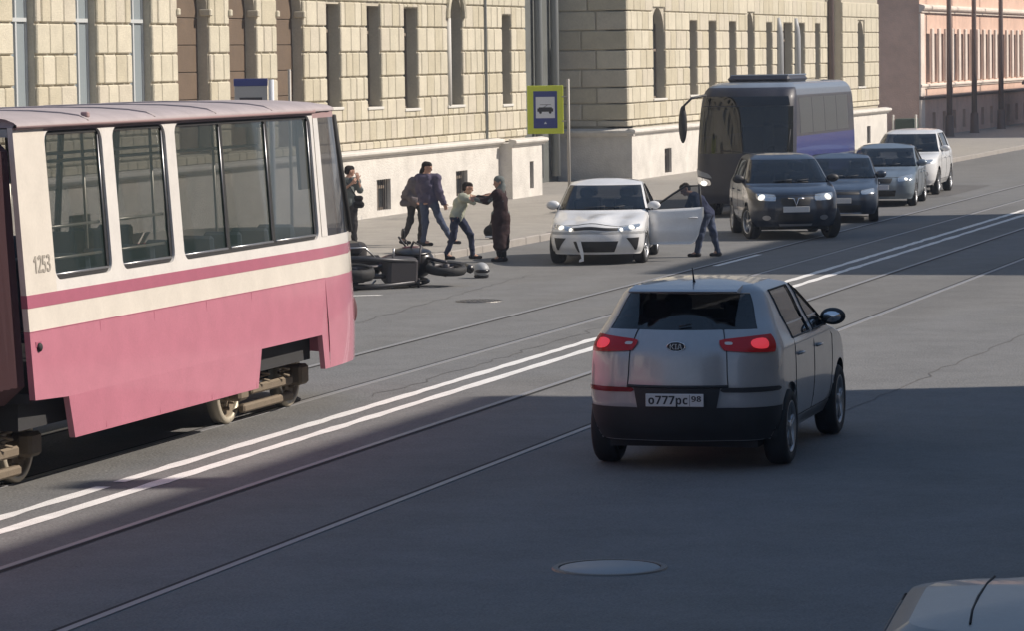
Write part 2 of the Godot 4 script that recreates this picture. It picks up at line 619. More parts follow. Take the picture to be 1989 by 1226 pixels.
	while kz > -200.0:
		var k := part("kerb_stone", km, "kerb", kb)
		k.position = Vector3(KERB_X - 0.075 + rng.randf_range(-0.008, 0.008), -0.02 + rng.randf_range(-0.006, 0.006), kz)
		kz -= 1.0
	var np := mb()
	box(np, Vector3(4.0, -0.2, -300), Vector3(60, 0.14, 40))
	structure("near_pavement", np, "pavement")
	# manholes
	for p in [[-6.82, -25.42, 0.42, "round iron manhole cover in the shaded near lane"], [-16.3, -53.2, 0.36, "dark manhole cover in the sunlit road beside the fallen motorcycle"]]:
		var t := thing("manhole_cover", p[3], "manhole cover", Vector3(p[0], 0, p[1]), 0.4, "manhole covers in the road")
		var ms := mb(true)
		lathe(ms, [Vector2(0, 0.009), Vector2(p[2] * 0.86, 0.009), Vector2(p[2] * 0.88, 0.004)], 32)
		part("lid", ms, "lid_metal" if p[1] > -30.0 else "iron", t)
		var rs := mb()
		lathe(rs, [Vector2(p[2] * 0.90, 0.002), Vector2(p[2] * 0.90, 0.012), Vector2(p[2], 0.012), Vector2(p[2] + 0.015, -0.01)], 32)
		part("ring", rs, "iron", t)
		var bs := mb()
		for i in range(-3, 4):
			for k in range(-3, 4):
				if Vector2(i, k).length() < 3.3:
					var c: Vector3 = Vector3(i, 0, k) * p[2] * 0.24
					box(bs, c + Vector3(-0.03, 0.008, -0.03), c + Vector3(0.03, 0.014, 0.03))
		if p[1] < -30.0:
			part("tread_pattern", bs, "lid_metal" if p[1] > -30.0 else "iron", t)


# ------------------------------------------------------------------ buildings
# an opening: {a: near z, b: far z, y0, y1 (springing if arched), arch, depth, kind}
func opening(a: float, b: float, y0: float, y1: float, arch := false, depth := 0.25, kind := "window") -> Dictionary:
	return {"a": a, "b": b, "y0": y0, "y1": y1, "arch": arch, "depth": depth, "kind": kind, "rise": (a - b) * 0.5 if arch else 0.0}


# a wall in the plane x with holes; za > zb; the wall is 0.6 thick behind x
func wall_with_holes(st: SurfaceTool, x: float, za: float, zb: float, y0: float, y1: float, ops: Array, thick := 0.6) -> void:
	var cuts := [za, zb]
	for o in ops:
		for v in [o.a, o.b]:
			if v < za - 0.001 and v > zb + 0.001 and not cuts.has(v):
				cuts.append(v)
	cuts.sort()
	for i in cuts.size() - 1:
		var c0: float = cuts[i]
		var c1: float = cuts[i + 1]
		var mid := (c0 + c1) * 0.5
		var spans := [[y0, y1]]
		for o in ops:
			if mid < o.a and mid > o.b:
				var nw := []
				for s in spans:
					var top: float = o.y1 + o.rise
					if top <= s[0] or o.y0 >= s[1]:
						nw.append(s)
						continue
					if o.y0 > s[0]:
						nw.append([s[0], o.y0])
					if top < s[1]:
						nw.append([top, s[1]])
				spans = nw
		for s in spans:
			box(st, Vector3(x - thick, s[0], c0), Vector3(x, s[1], c1))
	for o in ops:
		if o.arch and o.y1 < y1 and o.a <= za + 0.01 and o.b >= zb - 0.01:
			arch_fill(st, x - thick, x, o)


# the two corners above an arch
func arch_fill(st: SurfaceTool, x0: float, x1: float, o: Dictionary) -> void:
	var r: float = (o.a - o.b) * 0.5
	var c: float = (o.a + o.b) * 0.5
	var n := 9
	for side in [-1.0, 1.0]:
		var corner := Vector2(c + side * r, o.y1 + o.rise)
		for i in n:
			var a0 := PI * 0.5 * i / n
			var a1 := PI * 0.5 * (i + 1) / n
			var p := Vector2(c + side * r * cos(a0), o.y1 + o.rise * sin(a0))
			var q := Vector2(c + side * r * cos(a1), o.y1 + o.rise * sin(a1))
			for x in [x0, x1]:
				tri(st, Vector3(x, corner.y, corner.x), Vector3(x, p.y, p.x), Vector3(x, q.y, q.x))
			quad(st, Vector3(x0, p.y, p.x), Vector3(x1, p.y, p.x), Vector3(x1, q.y, q.x), Vector3(x0, q.y, q.x))


var spare := {}


func spare_blocks(root: Node3D) -> void:
	root.remove_meta("blocks")
	if spare.has(root):
		part("stone_blocks", spare[root], "stone0", root).set_meta("kind", "stuff")


func stone_block(root: Node3D, x: float, z0: float, z1: float, y0: float, y1: float, proud := 0.06) -> void:
	var gap := 0.028
	var size := Vector3(proud + 0.05, y1 - y0 - gap, z0 - z1 - gap)
	if size.y < 0.08 or size.z < 0.06:
		return
	var zq := snappedf(size.z, 0.02)
	var n: int = root.get_meta("blocks", 0)
	if n >= 296 or (z0 > -73.5 and y1 < 2.9):
		# past the limit, or behind the tram: joined
		if not spare.has(root):
			spare[root] = mb()
		cbox(spare[root], Vector3(x - 0.05, y0 + gap * 0.5, z1 + gap * 0.5), Vector3(x + proud, y1 - gap * 0.5, z0 - gap * 0.5), 0.022)
		return
	root.set_meta("blocks", n + 1)
	var b := part("stone_block", block_mesh(Vector3(size.x, size.y, zq), 0.022), "stone%d" % rng.randi_range(0, 3), root)
	b.position = Vector3(x + proud - size.x * 0.5 + rng.randf_range(-0.006, 0.006), (y0 + y1) * 0.5, (z0 + z1) * 0.5)


func block_courses(root: Node3D, x: float, za: float, zb: float, rows: Array, ops: Array, wmin := 0.5, wmax := 0.85) -> void:
	for r in rows.size() - 1:
		var y0: float = rows[r]
		var y1: float = rows[r + 1]
		# runs free of openings
		var edges := [za, zb]
		for o in ops:
			if o.y0 < y1 - 0.06 and o.y1 + o.rise > y0 + 0.06:
				edges.append(o.a)
				edges.append(o.b)
		edges.sort()
		edges.reverse()
		for i in edges.size() - 1:
			var e0: float = edges[i]
			var e1: float = edges[i + 1]
			if e0 - e1 < 0.05:
				continue
			var mid := (e0 + e1) * 0.5
			var yb := y0
			var yt := y1
			var skip := false
			for o in ops:
				if mid < o.a and mid > o.b and o.y0 < y1 - 0.06 and o.y1 + o.rise > y0 + 0.06:
					if o.y0 > y0 + 0.08:
						yt = minf(yt, o.y0 - 0.05)
					elif o.y1 + o.rise < y1 - 0.08:
						yb = maxf(yb, o.y1 + o.rise)
					else:
						skip = true
			if skip:
				continue
			var z := e0
			var first := true
			while z - e1 > 0.02:
				var w := rng.randf_range(wmin, wmax) * (rng.randf_range(0.4, 0.7) if first and r % 2 == 0 else 1.0)
				first = false
				if z - w - e1 < wmin * 0.6:
					w = z - e1
				stone_block(root, x - 0.06, z, z - w, yb, yt)
				z -= w


func window_in(root: Node3D, x: float, o: Dictionary, frame_mat: String, with_sill := true, pane_mat := "window_glass") -> void:
	var d: float = o.depth
	var w: float = o.a - o.b
	var top: float = o.y1
	var st := mb()
	var f := 0.055
	var xf := x - d
	var xb := xf - 0.06
	box(st, Vector3(xb, o.y0, o.b), Vector3(xf, top + o.rise, o.b + f))
	box(st, Vector3(xb, o.y0, o.a - f), Vector3(xf, top + o.rise, o.a))
	box(st, Vector3(xb, o.y0, o.b + f), Vector3(xf, o.y0 + f, o.a - f))
	box(st, Vector3(xb, top + o.rise - f, o.b + f), Vector3(xf, top + o.rise, o.a - f))
	if w > 0.6:
		box(st, Vector3(xb + 0.01, o.y0 + f, (o.a + o.b) * 0.5 - 0.03), Vector3(xf + 0.008, top + o.rise - f, (o.a + o.b) * 0.5 + 0.03))
		var ty := lerpf(o.y0, top, 0.74)
		box(st, Vector3(xb + 0.02, ty - 0.035, o.b + f), Vector3(xf + 0.016, ty + 0.035, o.a - f))
	var win := part("window", st, frame_mat, root)
	var gs := mb()
	box(gs, Vector3(xf - 0.045, o.y0 + 0.02, o.b + 0.02), Vector3(xf - 0.03, top + o.rise - 0.02, o.a - 0.02))
	part("pane", gs, pane_mat, win)
	if with_sill:
		var ss := mb()
		cbox(ss, Vector3(x - d, o.y0 - 0.07, o.b - 0.06), Vector3(x + 0.09, o.y0 - 0.002, o.a + 0.06), 0.012)
		part("sill", ss, "white_sill", win)


# string course with a stepped, rounded section running along the wall
func moulding(called: String, root: Node3D, x: float, za: float, zb: float, y: float, out: float, h: float, m := "plinth") -> void:
	var st := mb()
	var poly := PackedVector2Array([Vector2(0, 0), Vector2(out * 0.45, 0), Vector2(out * 0.5, h * 0.18), Vector2(out * 0.85, h * 0.34), Vector2(out, h * 0.5), Vector2(out, h * 0.72), Vector2(out * 0.9, h * 0.84), Vector2(0.02, h), Vector2(0, h)])
	var t := Transform3D(Basis(Vector3(1, 0, 0), Vector3(0, 1, 0), Vector3(0, 0, 1)), Vector3(x, y, 0))
	prism(st, poly, zb, za, t)
	part(called, st, m, root)


func basement_window(root: Node3D, x: float, a: float, b: float, y0: float, y1: float) -> void:
	var o := opening(a, b, y0, y1, false, 0.16)
	window_in(root, x, o, "window_frame", false)
	var st := mb()
	var z := b + 0.12
	while z < a - 0.05:
		tube(st, [Vector3(x - 0.06, y0, z), Vector3(x - 0.06, y1, z)], 0.011, 5)
		z += 0.14
	part("window_bars", st, "ink", root)


func build_stone_buildings() -> void:
	var x := BUILD_X
	var rows := [1.68, 1.88, 2.36, 2.83, 3.35, 3.91, 4.48, 5.04, 5.6]
	# ---- the wing behind the tram
	var r1 := thing("stone_building", "cream stone building with brown-filled arched bays, behind the pink tram", "building", Vector3.ZERO)
	var w := []
	for a in [[-55.9, -56.95, 2.66, 5.2], [-58.79, -59.79, 2.66, 5.2], [-61.57, -62.56, 2.66, 5.2], [-64.21, -65.25, 2.66, 5.2], [-75.36, -76.33, 2.70, 4.98], [-78.14, -79.14, 2.66, 4.96], [-80.84, -81.9, 2.58, 4.93], [-88.85, -89.69, 2.55, 4.82]]:
		w.append(opening(a[0], a[1], a[2], a[3], false, 0.24 if a[0] < -70.0 else 0.13))
	w.append(opening(-84.2, -85.47, 2.6, 4.72, true, 0.26))
	var niches := []
	for a in [[-66.56, -68.29], [-69.42, -71.01], [-72.22, -73.87]]:
		niches.append(opening(a[0], a[1], 1.9, 4.78, true, 0.8, "niche"))
	var low := [opening(-60.9, -61.9, 0.3, 0.98), opening(-78.48, -79.48, 0.28, 0.99, false, 0.16), opening(-84.55, -85.51, 0.36, 0.98, false, 0.16)]
	var all: Array = w + niches + low
	var upper := []
	for o in w + niches:
		upper.append(opening(o.a, o.b, 7.4, 9.7))
		upper.append(opening(o.a, o.b, 11.2, 13.3))
	var st := mb()
	wall_with_holes(st, x - 0.06, -47.0, -91.0, 1.6, 14.6, w + niches + upper)
	part("wall", st, "joint", r1)
	var back := mb()
	box(back, Vector3(x - 9.0, 0.1, -91.0), Vector3(x - 1.3, 14.6, -47.0))
	box(back, Vector3(x - 1.3, 0.1, -91.0), Vector3(x - 0.66, 14.6, -90.7))
	box(back, Vector3(x - 1.3, 0.1, -47.3), Vector3(x - 0.66, 14.6, -47.0))
	part("inner_wall", back, "room", r1)
	var rf := mb()
	prism(rf, PackedVector2Array([Vector2(0.5, 14.6), Vector2(0.5, 14.95), Vector2(-4.5, 17.2), Vector2(-9.2, 14.95), Vector2(-9.2, 14.6)]), -91.3, -46.7, Transform3D(Basis.IDENTITY, Vector3(x, 0, 0)))
	part("roof", rf, "roof_metal", r1)
	var ps := mb()
	wall_with_holes(ps, x + 0.05, -47.0, -88.3, 0.1, 1.6, low, 0.66)
	part("plinth", ps, "plinth", r1)
	var cs := mb()
	wall_with_holes(cs, x + 0.38, -88.3, -91.05, 0.1, 1.56, [opening(-89.9, -90.25, 0.35, 1.05)], 1.0)
	part("corner_plinth", cs, "plinth", r1)
	basement_window(r1, x + 0.38, -89.9, -90.25, 0.35, 1.05)
	moulding("string_course", r1, x + 0.0, -47.0, -88.3, 1.5, 0.2, 0.2)
	moulding("corner_string_course", r1, x + 0.33, -88.2, -91.2, 1.47, 0.2, 0.2)
	for o in low:
		basement_window(r1, x + 0.05, o.a, o.b, o.y0, o.y1)
	# keep the blocks under three hundred: they start where the picture does
	block_courses(r1, x, -57.4, -91.0, rows, w + niches, 0.40, 0.70)
	spare_blocks(r1)
	for o in w:
		window_in(r1, x - 0.06, o, "window_frame" if o.a < -70.0 else "pale_frame", true, "window_glass" if o.a < -70.0 else "pale_glass")
		if o.arch:
			var ar := mb()
			var c: float = (o.a + o.b) * 0.5
			var pts := []
			for k in 13:
				var a := PI * k / 12
				pts.append(Vector3(x + 0.03, o.y1 + o.rise * 1.08 * sin(a), c + (o.rise * 1.08) * cos(a)))
			tube(ar, pts, 0.07, 6)
			part("arch_moulding", ar, "stone0", r1)
			var col := mb(true)
			tube(col, [Vector3(x - 0.02, o.y0, o.a - 0.08), Vector3(x - 0.02, o.y1, o.a - 0.08)], 0.085, 12)
			part("colonnette", col, "white_sill", r1)
	for o in upper:
		window_in(r1, x - 0.06, o, "window_frame", false)
	for o in niches:
		# an arched bay filled with broad dark brown slabs
		var by := 1.9
		while by < 5.7:
			var bb := part("board", block_mesh(Vector3(0.06, 0.535, o.a - o.b + 0.02), 0.012), "brown_infill", r1)
			bb.position = Vector3(x - 0.06 - 0.24 + rng.randf_range(-0.004, 0.004), by + 0.27, (o.a + o.b) * 0.5)
			by += 0.545
		var cap := mb()
		for z in [o.a, o.b]:
			cbox(cap, Vector3(x - 0.2, 4.66, z - 0.07), Vector3(x + 0.05, 4.8, z + 0.07), 0.02)
		part("impost", cap, "stone0", r1)
	var dp := mb(true)
	tube(dp, [Vector3(x + 0.02, 1.7, -87.3), Vector3(x + 0.02, 13.0, -87.3)], 0.045, 8)
	part("cable_duct", dp, "pipe", r1)

	# ---- grey recessed wall between the wings
	var g := thing("recessed_wall", "dark grey recessed wall with downpipes between the two stone wings", "wall", Vector3.ZERO)
	var gs := mb()
	box(gs, Vector3(x - 2.7, 0.1, -101.4), Vector3(x - 2.1, 14.0, -91.0))
	part("wall", gs, "grey_wall", g)
	for z in [-98.9, -100.6]:
		var p := mb(true)
		tube(p, [Vector3(x - 1.93, 0.3, z), Vector3(x - 1.93, 13.0, z)], 0.12, 12)
		part("downpipe", p, "pipe", g)

	# ---- the wing behind the bus
	var r2 := thing("stone_building", "cream stone building with a shaded brown end wall, behind the dark bus", "building", Vector3.ZERO)
	var v := []
	for a in [[-109.12, -110.14], [-111.66, -112.73], [-114.54, -115.58], [-120.08, -121.05], [-122.8, -124.3], [-125.37, -126.42], [-128.22, -129.14]]:
		v.append(opening(a[0], a[1], 2.5, 4.78, false, 0.22))
	v.append(opening(-104.54, -106.05, 2.46, 4.4, true, 0.24))
	v.append(opening(-117.21, -118.3, 2.46, 4.56, true, 0.24))
	var up2 := []
	for o in v:
		up2.append(opening(o.a, o.b, 7.4, 9.7))
		up2.append(opening(o.a, o.b, 11.2, 13.3))
	var low2 := [opening(-105.28, -106.13, 0.22, 0.95, false, 0.16), opening(-111.7, -112.6, 0.22, 0.95, false, 0.16), opening(-120.0, -121.0, 0.22, 0.95, false, 0.16)]
	var s2 := mb()
	wall_with_holes(s2, x - 0.06, -101.56, -131.5, 1.5, 14.6, v + up2)
	box(s2, Vector3(x - 2.7, 1.5, -102.2), Vector3(x - 0.06, 14.6, -101.56))
	var bigw := opening(-134.4, -135.75, 2.45, 4.25, true, 0.24)
	wall_with_holes(s2, x + 0.29, -131.5, -138.6, 1.45, 14.6, [bigw], 0.9)
	part("wall", s2, "joint", r2)
	var b2 := mb()
	box(b2, Vector3(x - 9.0, 0.1, -138.6), Vector3(x - 1.3, 14.6, -102.2))
	box(b2, Vector3(x - 1.3, 0.1, -138.6), Vector3(x - 0.61, 14.6, -138.3))
	part("inner_wall", b2, "room", r2)
	var rf2 := mb()
	prism(rf2, PackedVector2Array([Vector2(0.7, 14.6), Vector2(0.7, 14.95), Vector2(-4.5, 17.2), Vector2(-9.2, 14.95), Vector2(-9.2, 14.6)]), -139.0, -101.2, Transform3D(Basis.IDENTITY, Vector3(x, 0, 0)))
	part("roof", rf2, "roof_metal", r2)
	var p2 := mb()
	wall_with_holes(p2, x + 0.12, -101.4, -131.5, 0.1, 1.5, low2, 0.7)
	wall_with_holes(p2, x + 0.55, -131.5, -139.1, 0.1, 1.42, [opening(-135.0, -135.7, 0.3, 0.95)], 1.1)
	part("plinth", p2, "plinth", r2)
	var ep := mb()
	box(ep, Vector3(x - 2.6, 0.1, -102.3), Vector3(x - 0.58, 1.5, -101.4))
	box(ep, Vector3(x - 0.58, 0.1, -101.4), Vector3(x + 0.1, 1.5, -101.39))
	part("end_plinth", ep, "plinth", r2)
	moulding("string_course", r2, x + 0.04, -101.25, -131.5, 1.42, 0.22, 0.22)
	moulding("string_course", r2, x + 0.45, -131.4, -139.3, 1.36, 0.26, 0.24)
	var ret := mb()
	prism(ret, PackedVector2Array([Vector2(0, 0), Vector2(0.1, 0), Vector2(0.2, 0.1), Vector2(0.2, 0.16), Vector2(0, 0.22)]), x - 2.6, x + 0.2, Transform3D(Basis(Vector3(0, 0, 1), Vector3(0, 1, 0), Vector3(1, 0, 0)), Vector3(0, 1.42, -101.42)))
	part("string_course_return", ret, "plinth", r2)
	for o in low2:
		basement_window(r2, x + 0.12, o.a, o.b, o.y0, o.y1)
	basement_window(r2, x + 0.55, -135.0, -135.7, 0.3, 0.95)
	block_courses(r2, x, -101.56, -131.5, rows, v, 0.58, 0.95)
	block_courses(r2, x + 0.35, -131.5, -138.6, rows, [bigw], 0.7, 1.1)
	spare_blocks(r2)
	for o in v + [bigw]:
		window_in(r2, (x - 0.06) if o.a > -131.5 else x + 0.29, o, "window_frame")
	for o in up2:
		window_in(r2, x - 0.06, o, "window_frame", false)
	for r in rows.size() - 1:
		var cut := 0.95 if r % 2 == 0 else 1.4
		if r == rows.size() - 2:
			cut = 1.2
		for e in [[0.0, cut], [cut, 2.1]]:
			var sb := part("end_block", block_mesh(Vector3(e[1] - e[0] - 0.035, rows[r + 1] - rows[r] - 0.035, 0.1), 0.022), "stone%d" % rng.randi_range(0, 3), r2)
			sb.position = Vector3(x - (e[0] + e[1]) * 0.5, (rows[r] + rows[r + 1]) * 0.5, -101.55)
	for z in [-121.9, -124.75]:  # grey columns added in place of pale reflections between the windows
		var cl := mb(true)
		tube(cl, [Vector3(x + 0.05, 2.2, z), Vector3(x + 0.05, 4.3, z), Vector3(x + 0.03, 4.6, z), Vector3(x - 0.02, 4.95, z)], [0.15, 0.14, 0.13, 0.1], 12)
		part("reflection_column", cl, "sign_grey", r2)
	var dk := mb(true)
	tube(dk, [Vector3(x + 0.1, 0.3, -130.5), Vector3(x + 0.1, 13.5, -130.5)], 0.12, 10)
	part("downpipe", dk, "dark_post", r2)


func build_pink_building() -> void:
	var x := BUILD_X
	var r := thing("pink_building", "pink plastered building with close tall windows at the far right", "building", Vector3.ZERO)
	var ops := []
	var z := -151.0
	while z > -215.0:
		ops.append(opening(z, z - 0.98, 2.43, 4.48, false, 0.2))
		z -= 1.72
	var low := []
	z = -152.5
	while z > -215.0:
		low.append(opening(z, z - 0.8, 0.35, 1.15, false, 0.2))
		z -= 2.6
	var up := []
	for k in range(0, ops.size(), 2):
		up.append(opening(ops[k].a, ops[k].b - 0.4, 7.6, 10.0, false, 0.2))
	var st := mb()
	wall_with_holes(st, x, -149.5, -216.0, 0.1, 15.0, ops + low + up)
	box(st, Vector3(x - 9.0, 0.1, -150.1), Vector3(x - 0.6, 15.0, -149.5))
	part("wall", st, "pink_plaster", r)
	var bk := mb()
	box(bk, Vector3(x - 9.0, 0.1, -216.0), Vector3(x - 1.2, 15.0, -150.1))
	part("inner_wall", bk, "room", r)
	var rf := mb()
	prism(rf, PackedVector2Array([Vector2(0.4, 15.0), Vector2(0.4, 15.3), Vector2(-4.5, 17.4), Vector2(-9.2, 15.3), Vector2(-9.2, 15.0)]), -216.3, -149.2, Transform3D(Basis.IDENTITY, Vector3(x, 0, 0)))
	part("roof", rf, "roof_metal", r)
	for o in ops + low:
		window_in(r, x, o, "window_frame", false)
	for o in up:
		window_in(r, x, o, "window_frame", false)
	moulding("sill_course", r, x, -149.4, -216.0, 2.18, 0.12, 0.2, "pale_plaster")
	moulding("floor_course", r, x, -149.4, -216.0, 1.72, 0.2, 0.16, "dark_post")
	moulding("upper_course", r, x, -149.4, -216.0, 5.35, 0.25, 0.35, "pale_plaster")
	# pilaster strips between the windows
	for k in ops.size() - 1:
		var p := mb()
		cbox(p, Vector3(x - 0.01, 2.42, ops[k + 1].a + 0.12), Vector3(x + 0.09, 4.7, ops[k].b - 0.12), 0.02)
		part("pilaster", p, "pale_plaster", r)
	var cq := mb()
	cbox(cq, Vector3(x - 0.02, 0.14, -150.3), Vector3(x + 0.08, 5.3, -149.42), 0.02)
	part("corner_strip", cq, "pale_plaster", r)


# the houses on the camera's side of the street: out of the picture, they throw the street's shadows
func house_opposite(label: String, x: float, za: float, zb: float, h: float, m: String) -> Node3D:
	var r := thing("house_opposite", label, "building", Vector3.ZERO, 0.0, "houses across the street behind the camera")
	var st := mb()
	box(st, Vector3(x, 0.1, zb), Vector3(x + 12.0, h, za))
	part("wall", st, m, r)
	var rf := mb()
	box(rf, Vector3(x - 0.25, h - 0.35, zb - 0.2), Vector3(x + 12.2, h + 0.002, za + 0.2))
	part("cornice", rf, "pale_plaster", r)
	var z := za - 2.0
	while z > zb + 2.0:
		var y := 1.6
		while y < h - 3.0:
			var ws := mb()
			box(ws, Vector3(x - 0.04, y, z - 1.2), Vector3(x + 0.02, y + 2.1, z))
			var w := part("window", ws, "pale_frame", r)
			var gs := mb()
			box(gs, Vector3(x - 0.05, y + 0.08, z - 1.12), Vector3(x - 0.043, y + 2.02, z - 0.08))
			part("pane", gs, "window_glass", w)
			y += 3.6
		z -= 3.2
	return r


func build_buildings_opposite() -> void:
	var a := house_opposite("ochre house across the street nearest the camera", 8.0, 25.0, -45.8, 15.85, "ochre_plaster")
	var ch := mb()
	box(ch, Vector3(8.6, 16.0, -38.6), Vector3(9.2, 17.5, -38.0))
	part("chimney", ch, "ochre_plaster", a)
	house_opposite("pale house across the street beyond the first gap", 8.0, -69.7, -91.0, 18.9, "pale_plaster")
	house_opposite("tall pale house across the street farthest down the road", 4.0, -162.0, -240.0, 26.4, "pale_plaster")


# ------------------------------------------------------------------ signs, posts, small things
func build_street_furniture() -> void:
	# tram stop sign with a broad yellow border
	var s := thing("stop_sign", "yellow-bordered blue tram stop sign on a thin grey post", "sign", Vector3(-22.0, 0.14, -78.9))
	var ps := mb(true)
	tube(ps, [Vector3(0, -0.1, 0), Vector3(0, 3.1, 0)], 0.035, 10)
	lathe(ps, [Vector2(0.0, 0.03), Vector2(0.09, 0.02), Vector2(0.09, -0.02)], 14)
	part("post", ps, "post", s)
	var bs := mb(true)
	for y in [2.15, 2.7]:
		tube(bs, [Vector3(0, y, 0), Vector3(-0.14, y, 0.05)], 0.015, 6)
	part("bracket", bs, "post", s)
	# the board faces the oncoming lane and the camera; board frame: x to the right, y up, z towards the viewer
	var face := Basis(Vector3.UP, 0.18)
	var t := Transform3D(face, Vector3(-0.53, 2.41, 0.03))
	var y0 := mb()
	cbox(y0, Vector3(-0.41, -0.545, -0.012), Vector3(0.41, 0.545, 0.012), 0.008, t)
	var board := part("board", y0, "sign_yellow", s)
	var b0 := mb()
	cbox(b0, Vector3(-0.27, -0.42, 0.012), Vector3(0.27, 0.42, 0.018), 0.004, t)
	part("blue_panel", b0, "sign_blue", board)
	var w0 := mb()
	cbox(w0, Vector3(-0.215, -0.19, 0.018), Vector3(0.215, 0.29, 0.022), 0.003, t)
	part("white_panel", w0, "sign_white", board)
	# the pictogram: a tram seen from the side with its bow collector
	var k0 := mb()
	box(k0, Vector3(-0.18, -0.045, 0.022), Vector3(0.18, 0.03, 0.026), t)
	box(k0, Vector3(-0.15, 0.03, 0.022), Vector3(0.15, 0.055, 0.0255), t)
	for cx in [-0.11, 0.11]:
		lathe(k0, [Vector2(0, 0.0), Vector2(0.032, 0.0), Vector2(0.032, -0.004)], 12, t * Transform3D(Basis(Vector3.RIGHT, PI / 2), Vector3(cx, -0.06, 0.0255)))
	tube(k0, [t * Vector3(-0.03, 0.055, 0.024), t * Vector3(0.05, 0.11, 0.024)], 0.006, 5)
	tube(k0, [t * Vector3(-0.12, 0.115, 0.024), t * Vector3(0.13, 0.115, 0.024)], 0.005, 5)
	part("tram_pictogram", k0, "ink", board)
	var a0 := mb()
	prism(a0, PackedVector2Array([Vector2(-0.035, -0.02), Vector2(0.035, -0.02), Vector2(0, 0.03)]), 0.018, 0.022, t * Transform3D(Basis.IDENTITY, Vector3(0, -0.30, 0)))
	part("arrow_mark", a0, "sign_white", board)

	# route board seen over the tram's roof
	var b := thing("route_board", "grey route board with a dark blue header above the tram roof", "sign", Vector3(-22.0, 0.14, -59.6))
	var pp := mb(true)
	tube(pp, [Vector3(0, -0.1, 0), Vector3(0, 3.28, 0)], 0.05, 10)
	part("post", pp, "sign_white", b)
	var p2 := mb(true)
	tube(p2, [Vector3(0.12, -0.1, -0.6), Vector3(0.12, 3.45, -0.6)], 0.03, 10)
	part("rear_post", p2, "post", b)
	var t2 := Transform3D(Basis(Vector3.UP, 0.2), Vector3(-0.36, 2.9, 0.06))
	var g0 := mb()
	cbox(g0, Vector3(-0.29, -0.45, -0.015), Vector3(0.29, 0.27, 0.015), 0.008, t2)
	part("panel", g0, "sign_grey", b)
	var h0 := mb()
	cbox(h0, Vector3(-0.30, 0.27, -0.02), Vector3(0.30, 0.40, 0.02), 0.008, t2)
	part("header", h0, "sign_blue", b)
	var l0 := mb()
	for e in [[-0.2, 0.2, 0.02], [-0.2, 0.12, -0.1], [-0.2, 0.18, -0.2]]:
		box(l0, Vector3(e[0], e[2], 0.015), Vector3(e[1], e[2] + 0.05, 0.018), t2)
	part("timetable_lines", l0, "ink", b)

	# three dark masts by the pink building
	var where := [["dark lattice-free mast, left of the three by the pink building", 1817.0, -151.5, -25.6], ["dark mast, middle of the three by the pink building", 1872.0, -158.0, -25.6], ["dark mast, right of the three by the pink building", 1928.0, -165.6, -25.6]]
	where[0][0] = "dark street mast, leftmost of the three by the pink building"
	for e in where:
		var m := thing("street_mast", e[0], "mast", Vector3(e[3], 0.14, e[2]), 0.0, "masts by the pink building")
		var ms := mb(true)
		tube(ms, [Vector3(0, -0.1, 0), Vector3(0, 4.0, 0), Vector3(0, 9.5, 0)], [0.13, 0.11, 0.08], 12)
		part("pole", ms, "dark_post", m)
		var mbs := mb(true)
		lathe(mbs, [Vector2(0.12, 0.9), Vector2(0.17, 0.85), Vector2(0.19, 0.05), Vector2(0.24, 0.0), Vector2(0.24, -0.1)], 14)
		part("base", mbs, "dark_post", m)
		var am := mb(true)
		tube(am, [Vector3(0, 9.3, 0), Vector3(0.8, 9.8, 0), Vector3(2.4, 10.0, 0)], 0.04, 8)
		part("arm", am, "dark_post", m)
	# dark shelter by the far building
	var sh := thing("street_shelter", "small dark shelter with a gabled roof before the pink building", "shelter", Vector3(-24.0, 0.14, -172.5))
	var rs := mb()
	prism(rs, PackedVector2Array([Vector2(-3.2, 2.1), Vector2(-1.2, 2.42), Vector2(-1.0, 2.62), Vector2(0.0, 2.66), Vector2(0.2, 2.42), Vector2(3.4, 2.05), Vector2(3.4, 1.95), Vector2(-3.2, 1.98)]), -1.2, 0.6, Transform3D(Basis(Vector3(0, 0, -1), Vector3(0, 1, 0), Vector3(1, 0, 0)), Vector3.ZERO))
	part("roof", rs, "dark_post", sh)
	for e in [[-0.9, 2.9], [0.4, 2.9], [-0.9, -2.9], [0.4, -2.9]]:
		var q := mb(true)
		tube(q, [Vector3(e[0], -0.1, e[1]), Vector3(e[0], 2.02, e[1])], 0.06, 8)
		part("post", q, "dark_post", sh)
	var bw := mb()
	box(bw, Vector3(-1.0, 0.0, -2.8), Vector3(-0.94, 1.95, 2.8))
	part("back_panel", bw, "grey_wall", sh)
	# utility cabinet
	var u := thing("utility_cabinet", "dark green utility cabinet with pale posts beside the stone building", "cabinet", Vector3(-23.8, 0.14, -131.5))
	var us := mb()
	cbox(us, Vector3(-0.35, 0.0, -0.5), Vector3(0.35, 1.15, 0.5), 0.03)
	part("case", us, "green_box", u)
	for sx in [-0.42, 0.42]:
		var q := mb(true)
		tube(q, [Vector3(sx, -0.05, 0.45), Vector3(sx, 1.3, 0.45)], 0.04, 8)
		part("post", q, "white_sill", u)
	# things left on the ground
	var hm := thing("helmet", "pale grey motorcycle helmet lying beside the fallen motorcycle", "helmet", Vector3(-18.0, 0.0, -58.9), 0.6)
	var hs := mb(true)
	ellipsoid(hs, Vector3(0, 0.135, 0), Vector3(0.135, 0.135, 0.165))
	part("shell", hs, "sign_grey", hm)
	var hv := mb(true)
	ellipsoid(hv, Vector3(0, 0.125, 0.06), Vector3(0.128, 0.055, 0.118))
	part("visor", hv, "bike_black", hm)
	var hn := mb(true)
	lathe(hn, [Vector2(0.10, 0.0), Vector2(0.13, 0.02), Vector2(0.12, 0.06)], 18)
	part("neck_roll", hn, "bike_black", hm)
	var bg := thing("bag", "dark bag with a pale stripe standing at the kerb", "bag", Vector3(-20.75, 0.14, -68.9), 0.2)
